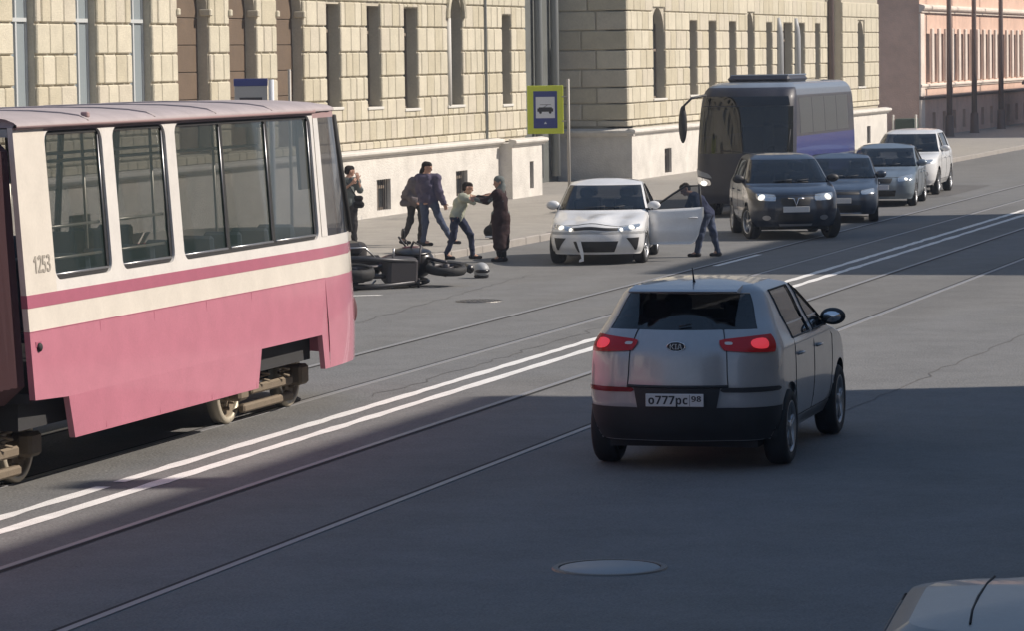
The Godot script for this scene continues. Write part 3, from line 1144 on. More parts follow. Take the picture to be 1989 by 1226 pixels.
	var b1 := mb(true)
	ellipsoid(b1, Vector3(0, 0.15, 0), Vector3(0.24, 0.16, 0.14))
	part("body", b1, "cloth_black", bg)
	var b2 := mb(true)
	tube(b2, [Vector3(-0.12, 0.26, 0), Vector3(-0.08, 0.38, 0), Vector3(0.08, 0.38, 0), Vector3(0.12, 0.26, 0)], 0.012, 6)
	part("handle", b2, "cloth_black", bg)
	var b3 := mb()
	cbox(b3, Vector3(-0.2, 0.03, 0.08), Vector3(0.06, 0.07, 0.145), 0.01)
	part("stripe", b3, "cloth_white", bg)


# ------------------------------------------------------------------ tram
func fillet(st: SurfaceTool, x0: float, x1: float, e: Array, r: float) -> void:
	# rounds one corner [z, y, direction z, direction y] of a rectangular hole in a plate between x0 and x1
	for once in 1:
		var c := Vector2(e[0] + e[2] * r, e[1] + e[3] * r)
		for i in 6:
			var t0 := PI * 0.5 * i / 6
			var t1 := PI * 0.5 * (i + 1) / 6
			var p := c - Vector2(e[2] * r * cos(t0), e[3] * r * sin(t0))
			var q := c - Vector2(e[2] * r * cos(t1), e[3] * r * sin(t1))
			for x in [x0, x1]:
				tri(st, Vector3(x, e[1], e[0]), Vector3(x, p.y, p.x), Vector3(x, q.y, q.x))
			quad(st, Vector3(x0, p.y, p.x), Vector3(x1, p.y, p.x), Vector3(x1, q.y, q.x), Vector3(x0, q.y, q.x))


func tram_wheel(root: Node3D, x: float, z: float, side: float) -> void:
	var w := Node3D.new()
	w.name = "wheel"
	root.add_child(w, true)
	w.position = Vector3(x, 0.352, z)
	var t := Transform3D(Basis(Vector3.BACK, -side * PI / 2), Vector3.ZERO)
	var ty := mb(true)
	lathe(ty, [Vector2(0.27, -0.06), Vector2(0.345, -0.06), Vector2(0.345, 0.05), Vector2(0.33, 0.065), Vector2(0.285, 0.065), Vector2(0.275, 0.04), Vector2(0.27, -0.06)], 36, t)
	part("tyre", ty, "wheel_metal", w)
	var ds := mb(true)
	lathe(ds, [Vector2(0.0, 0.05), Vector2(0.06, 0.05), Vector2(0.09, 0.02), Vector2(0.2, 0.0), Vector2(0.275, 0.03)], 36, t)
	part("disc", ds, "dirty_metal", w)
	var hb := mb(true)
	lathe(hb, [Vector2(0.0, 0.16), Vector2(0.09, 0.16), Vector2(0.11, 0.13), Vector2(0.11, 0.03)], 20, t)
	part("hub", hb, "dirty_metal", w)
	for k in 8:
		var a := TAU * k / 8
		var bo := mb(true)
		lathe(bo, [Vector2(0.0, 0.06), Vector2(0.02, 0.06), Vector2(0.02, 0.0)], 8, t * Transform3D(Basis.IDENTITY, Vector3(cos(a) * 0.19, 0, sin(a) * 0.19)))
		part("bolt", bo, "dirty_metal", w)


func tram_bogie(root: Node3D, z: float) -> void:
	for s in [-1.0, 1.0]:
		for e in [-0.92, 0.92]:
			tram_wheel(root, s * 0.73, z + e, s)
		var f := mb()
		cbox(f, Vector3(s * 0.90 - 0.04, 0.28, z - 0.62), Vector3(s * 0.90 + 0.04, 0.38, z + 0.62), 0.02)
		for e in [-0.92, 0.92]:
			cbox(f, Vector3(s * 0.90 - 0.07, 0.25, z + e - 0.13), Vector3(s * 0.90 + 0.07, 0.47, z + e + 0.13), 0.03)
		part("side_frame", f, "dirty_metal", root)
		for e in [-0.3, 0.3]:
			var sp := mb(true)
			var pts := []
			for k in 40:
				var a := TAU * k / 8.0
				pts.append(Vector3(s * 0.95 + cos(a) * 0.06, 0.40 + k * 0.009, z + e + sin(a) * 0.06))
			tube(sp, pts, 0.014, 5)
			part("spring", sp, "dirty_metal", root)
		var br := mb()
		cbox(br, Vector3(s * 0.86 - 0.04, 0.10, z - 0.75), Vector3(s * 0.86 + 0.04, 0.19, z + 0.75), 0.02)
		part("rail_brake", br, "dirty_metal", root)
	for e in [-0.92, 0.92]:
		var ax := mb(true)
		tube(ax, [Vector3(-0.8, 0.35, z + e), Vector3(0.8, 0.35, z + e)], 0.07, 10)
		part("axle", ax, "dark_inside", root)


# one body section from z = 0 towards -z; windows [[s0, s1, mullions...]]
func tram_section(root: Node3D, z_at: float, length: float, wins: Array, low: PackedVector2Array, first_panel: float) -> void:
	var o := Vector3(0, 0, z_at)
	for s in [-1.0, 1.0]:
		var xo: float = s * 1.29
		var xi: float = s * 1.235
		var x0 := minf(xo, xi)
		var x1 := maxf(xo, xi)
		# lower panel with its cut-outs
		var lp := mb()
		prism(lp, low, x0, x1, Transform3D(Basis(Vector3(0, 0, -1), Vector3(0, 1, 0), Vector3(1, 0, 0)), o))
		part("lower_panel", lp, "tram_pink", root)
		var rubs := mb()
		box(rubs, o + Vector3(x0 - 0.004, 1.416, -length), o + Vector3(x1 + 0.004, 1.424, 0))
		part("rub_strip", rubs, "tram_band", root)
		var c := mb()
		box(c, o + Vector3(x0, 1.424, -length), o + Vector3(x1, 1.63, 0))
		part("cream_band", c, "tram_cream", root)
		var pb := mb()
		box(pb, o + Vector3(x0 - 0.003, 1.63, -length), o + Vector3(x1 + 0.003, 1.745, 0))
		part("pink_band", pb, "tram_band", root)
		var wb := mb()
		box(wb, o + Vector3(x0, 1.745, -length), o + Vector3(x1, 1.84, -first_panel))
		part("window_rail", wb, "tram_white", root)
		var cp := mb()
		box(cp, o + Vector3(x0, 1.745, -first_panel), o + Vector3(x1, 3.2, 0))
		part("corner_panel", cp, "tram_cream", root)
		var hd := mb()
		box(hd, o + Vector3(x0 - 0.002, 3.16, -length), o + Vector3(x1 + 0.002, 3.2, -first_panel))
		part("window_header", hd, "tram_gutter", root)
		# pillars between the windows and the windows themselves
		var at := first_panel
		for w in wins:
			if w[0] - at > 0.02:
				var pl := mb()
				box(pl, o + Vector3(x0, 1.84, -w[0]), o + Vector3(x1, 3.16, -at))
				part("pillar", pl, "tram_white", root)
			at = w[1]
			var a: float = o.z - w[0]
			var b: float = o.z - w[1]
			for e in [[a, 1.84, -1, 1], [b, 1.84, 1, 1], [a, 3.16, -1, -1], [b, 3.16, 1, -1]]:
				var fl := mb()
				fillet(fl, x0 + 0.001, x1 - 0.001, e, 0.11)
				part("window_corner", fl, "tram_white", root)
			# rubber frame and mullions, set back
			var xr: float = s * 1.262
			var fr := mb()
			for e in [[a - 0.035, a - 0.002], [b + 0.002, b + 0.035]]:
				box(fr, Vector3(minf(xr, xr - s * 0.03), 1.845, e[0]), Vector3(maxf(xr, xr - s * 0.03), 3.155, e[1]))
			box(fr, Vector3(minf(xr, xr - s * 0.03), 1.845, b + 0.035), Vector3(maxf(xr, xr - s * 0.03), 1.875, a - 0.035))
			box(fr, Vector3(minf(xr, xr - s * 0.03), 3.125, b + 0.035), Vector3(maxf(xr, xr - s * 0.03), 3.155, a - 0.035))
			for k in range(2, w.size()):
				var mz: float = o.z - w[k]
				box(fr, Vector3(minf(xr, xr - s * 0.034), 1.875, mz - 0.035), Vector3(maxf(xr, xr - s * 0.034), 3.125, mz + 0.035))
			var win := part("window", fr, "rubber", root)
			var edges := [w[0]]
			for k in range(2, w.size()):
				edges.append(w[k])
			edges.append(w[1])
			for k in edges.size() - 1:
				var gp := mb()
				quad(gp, Vector3(s * 1.245, 1.86, o.z - edges[k] - 0.02), Vector3(s * 1.245, 1.86, o.z - edges[k + 1] + 0.02), Vector3(s * 1.245, 3.14, o.z - edges[k + 1] + 0.02), Vector3(s * 1.245, 3.14, o.z - edges[k] - 0.02))
				part("pane", gp, "tram_glass", win)
			# aluminium bead round the glass
			var be := mb(true)
			for k in edges.size() - 1:
				tube(be, [Vector3(s * 1.262, 1.885, o.z - edges[k] - 0.05), Vector3(s * 1.262, 1.885, o.z - edges[k + 1] + 0.05)], 0.012, 6)
				tube(be, [Vector3(s * 1.262, 1.9, o.z - edges[k + 1] + 0.05), Vector3(s * 1.262, 3.1, o.z - edges[k + 1] + 0.05)], 0.008, 6)
			part("bead", be, "steel", win)
			var hr := mb(true)
			for y in [2.02, 2.30]:
				tube(hr, [Vector3(s * 1.20, y, a - 0.03), Vector3(s * 1.20, y, b + 0.03)], 0.014, 6)
			if w.size() == 2:
				part("guard_rail", hr, "hand_rail", win)
		if length - at > 0.02:
			var pe := mb()
			box(pe, o + Vector3(x0, 1.84, -length), o + Vector3(x1, 3.16, -at))
			part("pillar", pe, "tram_white", root)
	# floor, ceiling, seats, poles
	var fl2 := mb()
	box(fl2, o + Vector3(-1.23, 0.8, -length), o + Vector3(1.23, 0.88, 0))
	part("floor", fl2, "dark_inside", root)
	var cl := mb()
	box(cl, o + Vector3(-1.23, 3.12, -length), o + Vector3(1.23, 3.19, 0))
	part("ceiling", cl, "tram_inside", root)
	var z := 0.55
	while z < length - 0.5:
		for s in [-1.0, 1.0]:
			var ss := mb()
			cbox(ss, o + Vector3(s * 0.95 - 0.21, 1.28, -z - 0.42), o + Vector3(s * 0.95 + 0.21, 1.36, -z), 0.03)
			cbox(ss, o + Vector3(s * 0.95 - 0.21, 1.36, -z - 0.44), o + Vector3(s * 0.95 + 0.21, 2.02, -z - 0.36), 0.03)
			box(ss, o + Vector3(s * 0.95 - 0.03, 0.88, -z - 0.25), o + Vector3(s * 0.95 + 0.03, 1.28, -z - 0.19))
			part("seat", ss, "tram_seat", root)
		z += 0.78
	var pv := mb(true)
	for e in [1.2, 2.9, 4.6, 6.3]:
		if e < length - 0.2:
			for s in [-1.0, 1.0]:
				tube(pv, [o + Vector3(s * 0.62, 0.88, -e), o + Vector3(s * 0.62, 3.12, -e)], 0.017, 8)
	for s in [-1.0, 1.0]:
		tube(pv, [o + Vector3(s * 0.62, 2.85, -length + 0.1), o + Vector3(s * 0.62, 2.85, -0.1)], 0.016, 8)
	part("grab_poles", pv, "hand_rail", root)
	var uf := mb()
	box(uf, o + Vector3(-1.1, 0.55, -length + 0.1), o + Vector3(1.1, 0.79, -0.05))
	part("underframe", uf, "dark_inside", root)


func tram_roof(root: Node3D, stations: Array) -> void:
	# stations: [z, half width, drop]
	var st := mb(true)
	var sec := [[1.035, 3.20], [1.04, 3.22], [1.015, 3.245], [0.95, 3.275], [0.8, 3.30], [0.55, 3.32], [0.25, 3.33], [0.0, 3.333]]
	var rings := []
	for s in stations:
		var ring := []
		for e in sec:
			ring.append(Vector3(e[0] * s[1], lerpf(e[1], 3.2, s[2]), s[0]))
		for k in range(sec.size() - 2, -1, -1):
			ring.append(Vector3(-sec[k][0] * s[1], lerpf(sec[k][1], 3.2, s[2]), s[0]))
		rings.append(ring)
	for i in rings.size() - 1:
		for k in rings[i].size() - 1:
			quad(st, rings[i][k], rings[i][k + 1], rings[i + 1][k + 1], rings[i + 1][k])
	for i in [0, rings.size() - 1]:
		for k in range(1, rings[i].size() - 1):
			tri(st, rings[i][0], rings[i][k], rings[i][k + 1])
	part("roof", st, "tram_roof", root)


func build_tram() -> void:
	var r := thing("tram", "pink and cream articulated tram passing on the far track at the left", "tram", Vector3(-14.19, 0, -28.82))
	tumblehome = 0.052
	var low := PackedVector2Array([Vector2(0, 0.83), Vector2(0.72, 0.80), Vector2(0.84, 0.42), Vector2(5.5, 0.43), Vector2(5.62, 0.82), Vector2(7.46, 0.82), Vector2(7.54, 0.45), Vector2(7.7, 0.45), Vector2(7.7, 1.416), Vector2(0, 1.416)])
	tram_section(r, 0.0, 7.7, [[0.66, 1.95], [2.2, 3.5], [3.74, 7.62, 5.02, 6.32]], low, 0.66)
	var low2 := PackedVector2Array([Vector2(0, 0.45), Vector2(4.9, 0.42), Vector2(7.0, 0.42), Vector2(7.1, 0.80), Vector2(7.8, 0.83), Vector2(7.8, 1.416), Vector2(0, 1.416)])
	tram_section(r, 8.7, 7.8, [[0.66, 1.95], [2.2, 3.5], [3.75, 5.05], [5.3, 6.6]], low2, 0.66)
	tram_roof(r, [[8.7, 1.29, 0.0], [4.0, 1.29, 0.0], [0.92, 1.29, 0.0]])
	tram_roof(r, [[0.0, 1.29, 0.0], [-4.0, 1.29, 0.0], [-7.6, 1.29, 0.0], [-8.35, 1.22, 0.05], [-8.8, 1.1, 0.2], [-9.1, 0.88, 0.45], [-9.35, 0.42, 0.8], [-9.42, 0.05, 0.97]])
	# bellows between the sections
	var bl := mb()
	var n := 12
	var prof := [Vector2(1.0, 0.78), Vector2(1.2, 0.95), Vector2(1.22, 3.0), Vector2(1.0, 3.2)]
	for i in n:
		var za := 0.9 * i / n
		var zb := 0.9 * (i + 1) / n
		var ka := 1.0 if i % 2 == 0 else 0.93
		var kb := 0.93 if i % 2 == 0 else 1.0
		var full := []
		for p in prof:
			full.append(p)
		for k in range(prof.size() - 1, -1, -1):
			full.append(Vector2(-prof[k].x, prof[k].y))
		for k in full.size():
			var p: Vector2 = full[k]
			var q: Vector2 = full[(k + 1) % full.size()]
			quad(bl, Vector3(p.x * ka, p.y, za), Vector3(q.x * ka, q.y, za), Vector3(q.x * kb, q.y, zb), Vector3(p.x * kb, p.y, zb))
	part("bellows", bl, "bellows", r)
	# tapered rear end
	var plan := [Vector2(1.29, -7.7), Vector2(1.265, -8.2), Vector2(1.215, -8.7), Vector2(1.10, -9.12), Vector2(0.82, -9.6), Vector2(0.38, -9.85), Vector2(0.0, -9.9)]
	var at := func(p: Vector2, y: float, s: float) -> Vector3:
		var k := 1.0
		if y > 1.84:
			k = 1.0 - 0.2 * (y - 1.84) / 1.36
		elif y < 1.0:
			k = 0.96 + 0.04 * clampf((y - 0.45) / 0.55, 0, 1)
		return Vector3(p.x * s, y, -7.7 + (p.y + 7.7) * k)
	for band in [["end_skirt", 0.45, 1.42, "tram_pink"], ["end_cream_band", 1.42, 1.63, "tram_cream"], ["end_pink_band", 1.63, 1.745, "tram_band"], ["end_window_rail", 1.745, 1.86, "tram_white"], ["end_header", 3.13, 3.21, "tram_gutter"]]:
		var st := mb(true)
		var m := 4
		for s in [-1.0, 1.0]:
			for i in plan.size() - 1:
				for k in m:
					var ya: float = lerpf(band[1], band[2], float(k) / m)
					var yb: float = lerpf(band[1], band[2], float(k + 1) / m)
					quad(st, at.call(plan[i], ya, s), at.call(plan[i + 1], ya, s), at.call(plan[i + 1], yb, s), at.call(plan[i], yb, s))
		part(band[0], st, band[3], r)
	for s in [-1.0, 1.0]:
		for seg in [[0, 3], [3, 6]]:
			var gp := mb(true)
			for i in range(seg[0], seg[1]):
				quad(gp, at.call(plan[i], 1.86, s), at.call(plan[i + 1], 1.86, s), at.call(plan[i + 1], 3.13, s), at.call(plan[i], 3.13, s))
			part("end_pane", gp, "nose_glass", r)
		var pp := mb()
		var out := Vector3(s * 0.006, 0, 0)
		var pa: Vector2 = plan[0]
		var pb: Vector2 = plan[0].lerp(plan[1], 0.42)
		quad(pp, at.call(pa, 1.86, s) + out, at.call(pb, 1.86, s) + out, at.call(pb, 3.13, s) + out, at.call(pa, 3.13, s) + out)
		quad(pp, at.call(pb, 1.86, s) + out, at.call(pb, 1.86, s) - out * 8.0, at.call(pb, 3.13, s) - out * 8.0, at.call(pb, 3.13, s) + out)
		part("end_pillar", pp, "tram_white", r)
		var ps := mb(true)
		tube(ps, [at.call(plan[3], 1.85, s), at.call(plan[3], 3.14, s)], 0.045, 10)
		part("end_post", ps, "rubber", r)
	# blind behind the rear corner window, driver's partition
	var bd := mb()
	box(bd, Vector3(0.9, 2.35, -8.75), Vector3(0.94, 3.1, -8.1))
	part("blind", bd, "window_frame", r)
	var et := mb()
	box(et, Vector3(-0.75, 0.8, -9.4), Vector3(0.75, 0.88, -7.7))
	part("end_floor", et, "dark_inside", r)
	for s in [-1.0, 1.0]:
		var tl := mb(true)
		ellipsoid(tl, Vector3(s * 1.03, 0.98, -9.2), Vector3(0.07, 0.17, 0.07))
		part("tail_lamp", tl, "bellows", r)
	tumblehome = 0.0
	# bogies: under the rear end and under the joint
	tram_bogie(r, -6.96)
	tram_bogie(r, 0.13)
	# side marker, fleet number, coupler, gutter
	var mk := mb(true)
	ellipsoid(mk, Vector3(1.30, 1.28, -0.16), Vector3(0.025, 0.04, 0.04))
	part("side_marker", mk, "rubber", r)
	var mk2 := mb()
	cbox(mk2, Vector3(1.286, 1.28, -0.22), Vector3(1.294, 1.33, -0.1), 0.002)
	part("marker_plate", mk2, "tram_band", r)
	var t := Transform3D(Basis(Vector3.UP, PI / 2) * Basis(Vector3.RIGHT, -0.067), Vector3(1.2455, 2.0, -0.38))
	text_part("fleet_number", "1253", 0.15, "faded_ink", r, t, 0.36)
	tumblehome = 0.052
	for s in [-1.0, 1.0]:
		var gt := mb(true)
		tube(gt, [Vector3(s * 1.32, 3.205, 0), Vector3(s * 1.32, 3.205, -7.7)], 0.022, 8)
		part("gutter", gt, "tram_gutter", r)
	var hk := mb()
	cbox(hk, Vector3(1.2, 3.26, -1.75), Vector3(1.28, 3.31, -1.69), 0.01)
	part("roof_hook", hk, "tram_gutter", r)
	for e in [-1.6, -3.2, -4.8, -6.4]:
		var rb := mb(true)
		var rp := []
		for q in [[1.03, 3.235], [0.95, 3.279], [0.8, 3.304], [0.55, 3.324], [0.0, 3.337], [-0.55, 3.324], [-0.8, 3.304], [-0.95, 3.279], [-1.03, 3.235]]:
			rp.append(Vector3(q[0] * 1.29, q[1], e))
		tube(rb, rp, 0.012, 6)
		part("roof_seam", rb, "tram_roof", r)
	# sheet joints of the lower panels
	for e in [1.55, 2.85, 4.2, 5.45]:
		var sj := mb()
		box(sj, Vector3(1.288, 0.44, -e - 0.004), Vector3(1.2925, 1.41, -e + 0.004))
		part("sheet_joint", sj, "tram_band", r)
	tumblehome = 0.0


# ------------------------------------------------------------------ cars
# the skin of a vehicle: closed plan outlines that change with height.
# U runs round the outline: 0 front centre, 0.2-0.35 left front corner, 0.35-0.65 left side, 0.65-0.8 left rear corner, 1 rear centre, then back along the right
class Hull:
	const SIDE_F := 1.72
	const SIDE_R := -1.82
	var side_f := SIDE_F
	var side_r := SIDE_R
	var prof: Array   # [y, front z, rear z, half width, front corner, rear corner, front bow, rear bow]
	var tap := 0.05
	var dents: Array = []   # [centre, radius, depth vector]

	func row(y: float) -> Array:
		var n := prof.size()
		var i := 0
		while i < n - 2 and y > prof[i + 1][0]:
			i += 1
		var a: Array = prof[i]
		var b: Array = prof[i + 1]
		var h: float = b[0] - a[0]
		var t: float = clampf((y - a[0]) / h, 0.0, 1.0)
		var out := [y]
		for c in range(1, 8):
			var d: float = (b[c] - a[c]) / h
			var d0 := d
			var d1 := d
			if i > 0:
				var e: float = (a[c] - prof[i - 1][c]) / (a[0] - prof[i - 1][0])
				d0 = 0.0 if e * d <= 0.0 else 2.0 * e * d / (e + d)
			if i < n - 2:
				var e2: float = (prof[i + 2][c] - b[c]) / (prof[i + 2][0] - b[0])
				d1 = 0.0 if e2 * d <= 0.0 else 2.0 * e2 * d / (e2 + d)
			var t2 := t * t
			var t3 := t2 * t
			out.append((2 * t3 - 3 * t2 + 1) * a[c] + (t3 - 2 * t2 + t) * h * d0 + (-2 * t3 + 3 * t2) * b[c] + (t3 - t2) * h * d1)
		return out

	func on(r: Array, u: float) -> Vector3:
		u = fposmod(u, 2.0)
		var s := 1.0
		var v := u
		if u > 1.0:
			s = -1.0
			v = 2.0 - u
		var zf: float = r[1]
		var zr: float = r[2]
		var w: float = r[3]
		var rf: float = minf(r[4], w * 0.95)
		var rr: float = minf(r[5], w * 0.95)
		var x := 0.0
		var z := 0.0
		if v < 0.2:
			var q := v / 0.2
			x = q * (w - rf)
			z = zf - r[6] * q * q
		elif v < 0.35:
			var a := (v - 0.2) / 0.15 * PI * 0.5
			x = w - rf + rf * sin(a)
			z = zf - r[6] - rf + rf * cos(a)
		elif v < 0.65:
			# along the side the stations stand at fixed z, so pillars and door edges stay upright
			z = clampf(lerpf(side_f, side_r, (v - 0.35) / 0.3), zr + r[7] + rr, zf - r[6] - rf)
			x = w
		elif v < 0.8:
			var a := (v - 0.65) / 0.15 * PI * 0.5
			x = w - rr + rr * cos(a)
			z = zr + r[7] + rr - rr * sin(a)
		else:
			var q := (1.0 - v) / 0.2
			x = q * (w - rr)
			z = zr + r[7] * q * q
		x *= 1.0 - tap * pow(absf(z) / 2.2, 3.0)
		var p := Vector3(x * s, r[0], z)
		for d in dents:
			var k: float = 1.0 - p.distance_to(d[0]) / d[1]
			if k > 0.0:
				p += d[2] * k * k * (3.0 - 2.0 * k)
		return p

	func at(u: float, y: float) -> Vector3:
		return on(row(y), u)

	func normal(u: float, y: float) -> Vector3:
		var du := at(u + 0.004, y) - at(u - 0.004, y)
		var dy := at(u, y + 0.006) - at(u, y - 0.006)
		if du.length() < 1e-4:
			du = Vector3(0, 0, 0.01)
		var n := du.cross(dy)
		if n.length() < 1e-9:
			return Vector3.UP
		n = n.normalized()
		var r := row(y)
		var p := on(r, u)
		if n.dot(p - Vector3(0, y - 0.6, 0)) < 0.0:
			n = -n
		return n


# a piece of the skin between four (u, y) corners, pushed out by off; round 0..1 rounds its outline
func skin_patch(sk: Hull, c: Array, off: float, nu := 8, ny := 6, rnd := 0.0) -> SurfaceTool:
	var st := SurfaceTool.new()
	st.begin(Mesh.PRIMITIVE_TRIANGLES)
	var pts := []
	var nrm := []
	for i in nu + 1:
		for k in ny + 1:
			var a := 2.0 * i / nu - 1.0
			var b := 2.0 * k / ny - 1.0
			var a2 := a * sqrt(1.0 - rnd * b * b * 0.5)
			var b2 := b * sqrt(1.0 - rnd * a * a * 0.5)
			var s := (a2 + 1.0) * 0.5
			var t := (b2 + 1.0) * 0.5
			var lo: Vector2 = c[0].lerp(c[1], s)
			var hi: Vector2 = c[3].lerp(c[2], s)
			var q := lo.lerp(hi, t)
			var n := sk.normal(q.x, q.y)
			pts.append(sk.at(q.x, q.y) + n * off)
			nrm.append(n)
	for i in nu:
		for k in ny:
			var a: int = i * (ny + 1) + k
			var b: int = (i + 1) * (ny + 1) + k
			faced(st, [pts[a], pts[b], pts[b + 1]], [nrm[a], nrm[b], nrm[b + 1]])
			faced(st, [pts[a], pts[b + 1], pts[a + 1]], [nrm[a], nrm[b + 1], nrm[a + 1]])
	return st


# one triangle wound so that its front agrees with its normals (front faces run clockwise)
func faced(st: SurfaceTool, p: Array, n: Array) -> void:
	var g: Vector3 = (p[2] - p[0]).cross(p[1] - p[0])
	var flip: bool = g.dot(n[0] + n[1] + n[2]) < 0.0
	for i in ([0, 2, 1] if flip else [0, 1, 2]):
		st.set_normal(n[i])
		st.add_vertex(p[i])


func patch_part(called: String, sk: Hull, c: Array, off: float, m: String, parent: Node3D, nu := 8, ny := 6, rnd := 0.0) -> MeshInstance3D:
	var q := []
	for e in c:
		q.append(Vector2(e[0], e[1]))
	var st := skin_patch(sk, q, off, nu, ny, rnd)
	return part(called, st.commit(), m, parent)


# a thin strip along the skin through (u, y) points: seams, trims
func skin_strip(st: SurfaceTool, sk: Hull, pts: Array, r: float, off := 0.001) -> void:
	var line := []
	for i in pts.size() - 1:
		var n := 6
		for k in n:
			var u: float = lerpf(pts[i][0], pts[i + 1][0], float(k) / n)
			var y: float = lerpf(pts[i][1], pts[i + 1][1], float(k) / n)
			line.append(sk.at(u, y) + sk.normal(u, y) * off)
	line.append(sk.at(pts[-1][0], pts[-1][1]) + sk.normal(pts[-1][0], pts[-1][1]) * off)
	tube(st, line, r, 5, false)


# the whole skin cut into named parts. regions: [[name, material, u0, u1, y0, y1]] tested at face centres, first hit wins; "" drops the face
func skin_body(root: Node3D, sk: Hull, ys: Array, vs: Array, regions: Array, main_mat: String, arches: Array, arch_r: float, crown: float) -> Dictionary:
	var us := []
	for v in vs:
		us.append(v)
	for i in range(vs.size() - 2, 0, -1):
		us.append(2.0 - vs[i])
	var nu := us.size()
	var grid := []
	var norms := []
	for y in ys:
		var r := sk.row(y)
		var line := []
		var nl := []
		for u in us:
			var p := sk.on(r, u)
			for a in arches:
				var d := Vector2(p.z - a, p.y - a_y(arch_r))
				if absf(d.length() - arch_r) < 0.048 and absf(p.x) > r[3] * 0.6:
					d = d.normalized() * arch_r
					p.z = a + d.x
					p.y = a_y(arch_r) + d.y
			line.append(p)
			nl.append(sk.normal(u, y))
		grid.append(line)
		norms.append(nl)
	var tools := {}
	var mats := {}
	for k in ys.size() - 1:
		for i in nu:
			var i2 := (i + 1) % nu
			var um: float = (us[i] + (us[i2] if i2 > 0 else 2.0)) * 0.5
			var ym: float = (ys[k] + ys[k + 1]) * 0.5
			var name_ := "body"
			var m_ := main_mat
			for g in regions:
				if um > g[2] and um < g[3] and ym > g[4] and ym < g[5]:
					name_ = g[0]
					m_ = g[1]
					break
			if name_ == "":
				continue
			var ids := [[k, i], [k, i2], [k + 1, i2], [k + 1, i]]
			if not tools.has(name_):
				var st := SurfaceTool.new()
				st.begin(Mesh.PRIMITIVE_TRIANGLES)
				tools[name_] = st
				mats[name_] = m_
			for t in [[0, 1, 2], [0, 2, 3]]:
				var c := Vector3.ZERO
				for q in t:
					c += grid[ids[q][0]][ids[q][1]] / 3.0
				var cut := false
				for a in arches:
					if Vector2(c.z - a, c.y - a_y(arch_r)).length() < arch_r - 0.004 and absf(c.x) > 0.45:
						cut = true
				if cut:
					continue
				var tp := []
				var tn := []
				for q in t:
					tp.append(grid[ids[q][0]][ids[q][1]])
					tn.append(norms[ids[q][0]][ids[q][1]])
				faced(tools[name_], tp, tn)
	# roof crown
	var top: Array = grid[-1]
	var ytop: float = ys[-1]
	var cz := 0.0
	for p in top:
		cz += p.z / nu
	var roof := mb(true)
	var prev := top
	for k in range(1, 6):
		var s := 1.0 - k / 5.0
		var ring := []
		for p in top:
			ring.append(Vector3(p.x * s, ytop + crown * (1.0 - s * s), cz + (p.z - cz) * s))
		for i in nu:
			var i2 := (i + 1) % nu
			if k == 5:
				tri(roof, prev[i], prev[i2], ring[i])
			else:
				quad(roof, prev[i], prev[i2], ring[i2], ring[i])
		prev = ring
	var out := {}
	for n in tools:
		out[n] = part(n.get_slice("#", 0), tools[n].commit(), mats[n], root)
	out["roof"] = part("roof", roof, main_mat, root)
	return out


func a_y(arch_r: float) -> float:
	return arch_r - 0.045


func car_wheel(root: Node3D, p: Vector3, r: float, width: float, side: float, rim_mat: String, spokes := 5, steer := 0.0) -> void:
	var w := Node3D.new()
	w.name = "wheel"
	root.add_child(w, true)
	w.position = p
	w.rotation.y = steer
	var t := Transform3D(Basis(Vector3.BACK, -side * PI / 2), Vector3.ZERO)
	var h := width * 0.5
	var ty := mb(true)
	lathe(ty, [Vector2(r * 0.68, -h * 0.9), Vector2(r * 0.90, -h), Vector2(r * 0.975, -h * 0.8), Vector2(r, -h * 0.4), Vector2(r, h * 0.4), Vector2(r * 0.975, h * 0.8), Vector2(r * 0.90, h), Vector2(r * 0.68, h * 0.92), Vector2(r * 0.66, h * 0.6)], 36, t)
	part("tyre", ty, "rubber", w)
	var rm := mb(true)
	lathe(rm, [Vector2(r * 0.69, h * 0.94), Vector2(r * 0.66, h * 0.96), Vector2(r * 0.63, h * 0.7), Vector2(r * 0.61, -h * 0.3)], 32, t)
	for k in spokes:
		var a := TAU * k / spokes
		var d := Vector3(cos(a), 0, sin(a))
		var e := Vector3(-sin(a), 0, cos(a))
		var b := Transform3D(Basis(e, Vector3.UP, d), Vector3.ZERO)
		cbox(rm, Vector3(-r * 0.085, h * 0.45, r * 0.1), Vector3(r * 0.085, h * 0.85, r * 0.65), 0.012, t * b)
	lathe(rm, [Vector2(0, h * 0.9), Vector2(r * 0.16, h * 0.88), Vector2(r * 0.19, h * 0.6)], 18, t)
	part("rim", rm, rim_mat, w)
	var dk := mb(true)
	lathe(dk, [Vector2(0, h * 0.25), Vector2(r * 0.62, h * 0.25)], 24, t)
	part("brake_disc", dk, "dark_rim", w)


func wheel_liner(root: Node3D, z: float, r: float, w: float, side: float) -> void:
	var st := mb(true)
	var n := 20
	var y0 := a_y(r)
	for i in n:
		var a0 := PI * 1.12 * i / n - PI * 0.06
		var a1 := PI * 1.12 * (i + 1) / n - PI * 0.06
		var p := Vector2(z + cos(a0) * r, y0 + sin(a0) * r)
		var q := Vector2(z + cos(a1) * r, y0 + sin(a1) * r)
		quad(st, Vector3(side * (w - 0.07), p.y, p.x), Vector3(side * (w - 0.07), q.y, q.x), Vector3(side * 0.42, q.y, q.x), Vector3(side * 0.42, p.y, p.x))
		tri(st, Vector3(side * 0.42, y0, z), Vector3(side * 0.42, p.y, p.x), Vector3(side * 0.42, q.y, q.x))
	part("wheel_arch", st, "dark_inside", root)


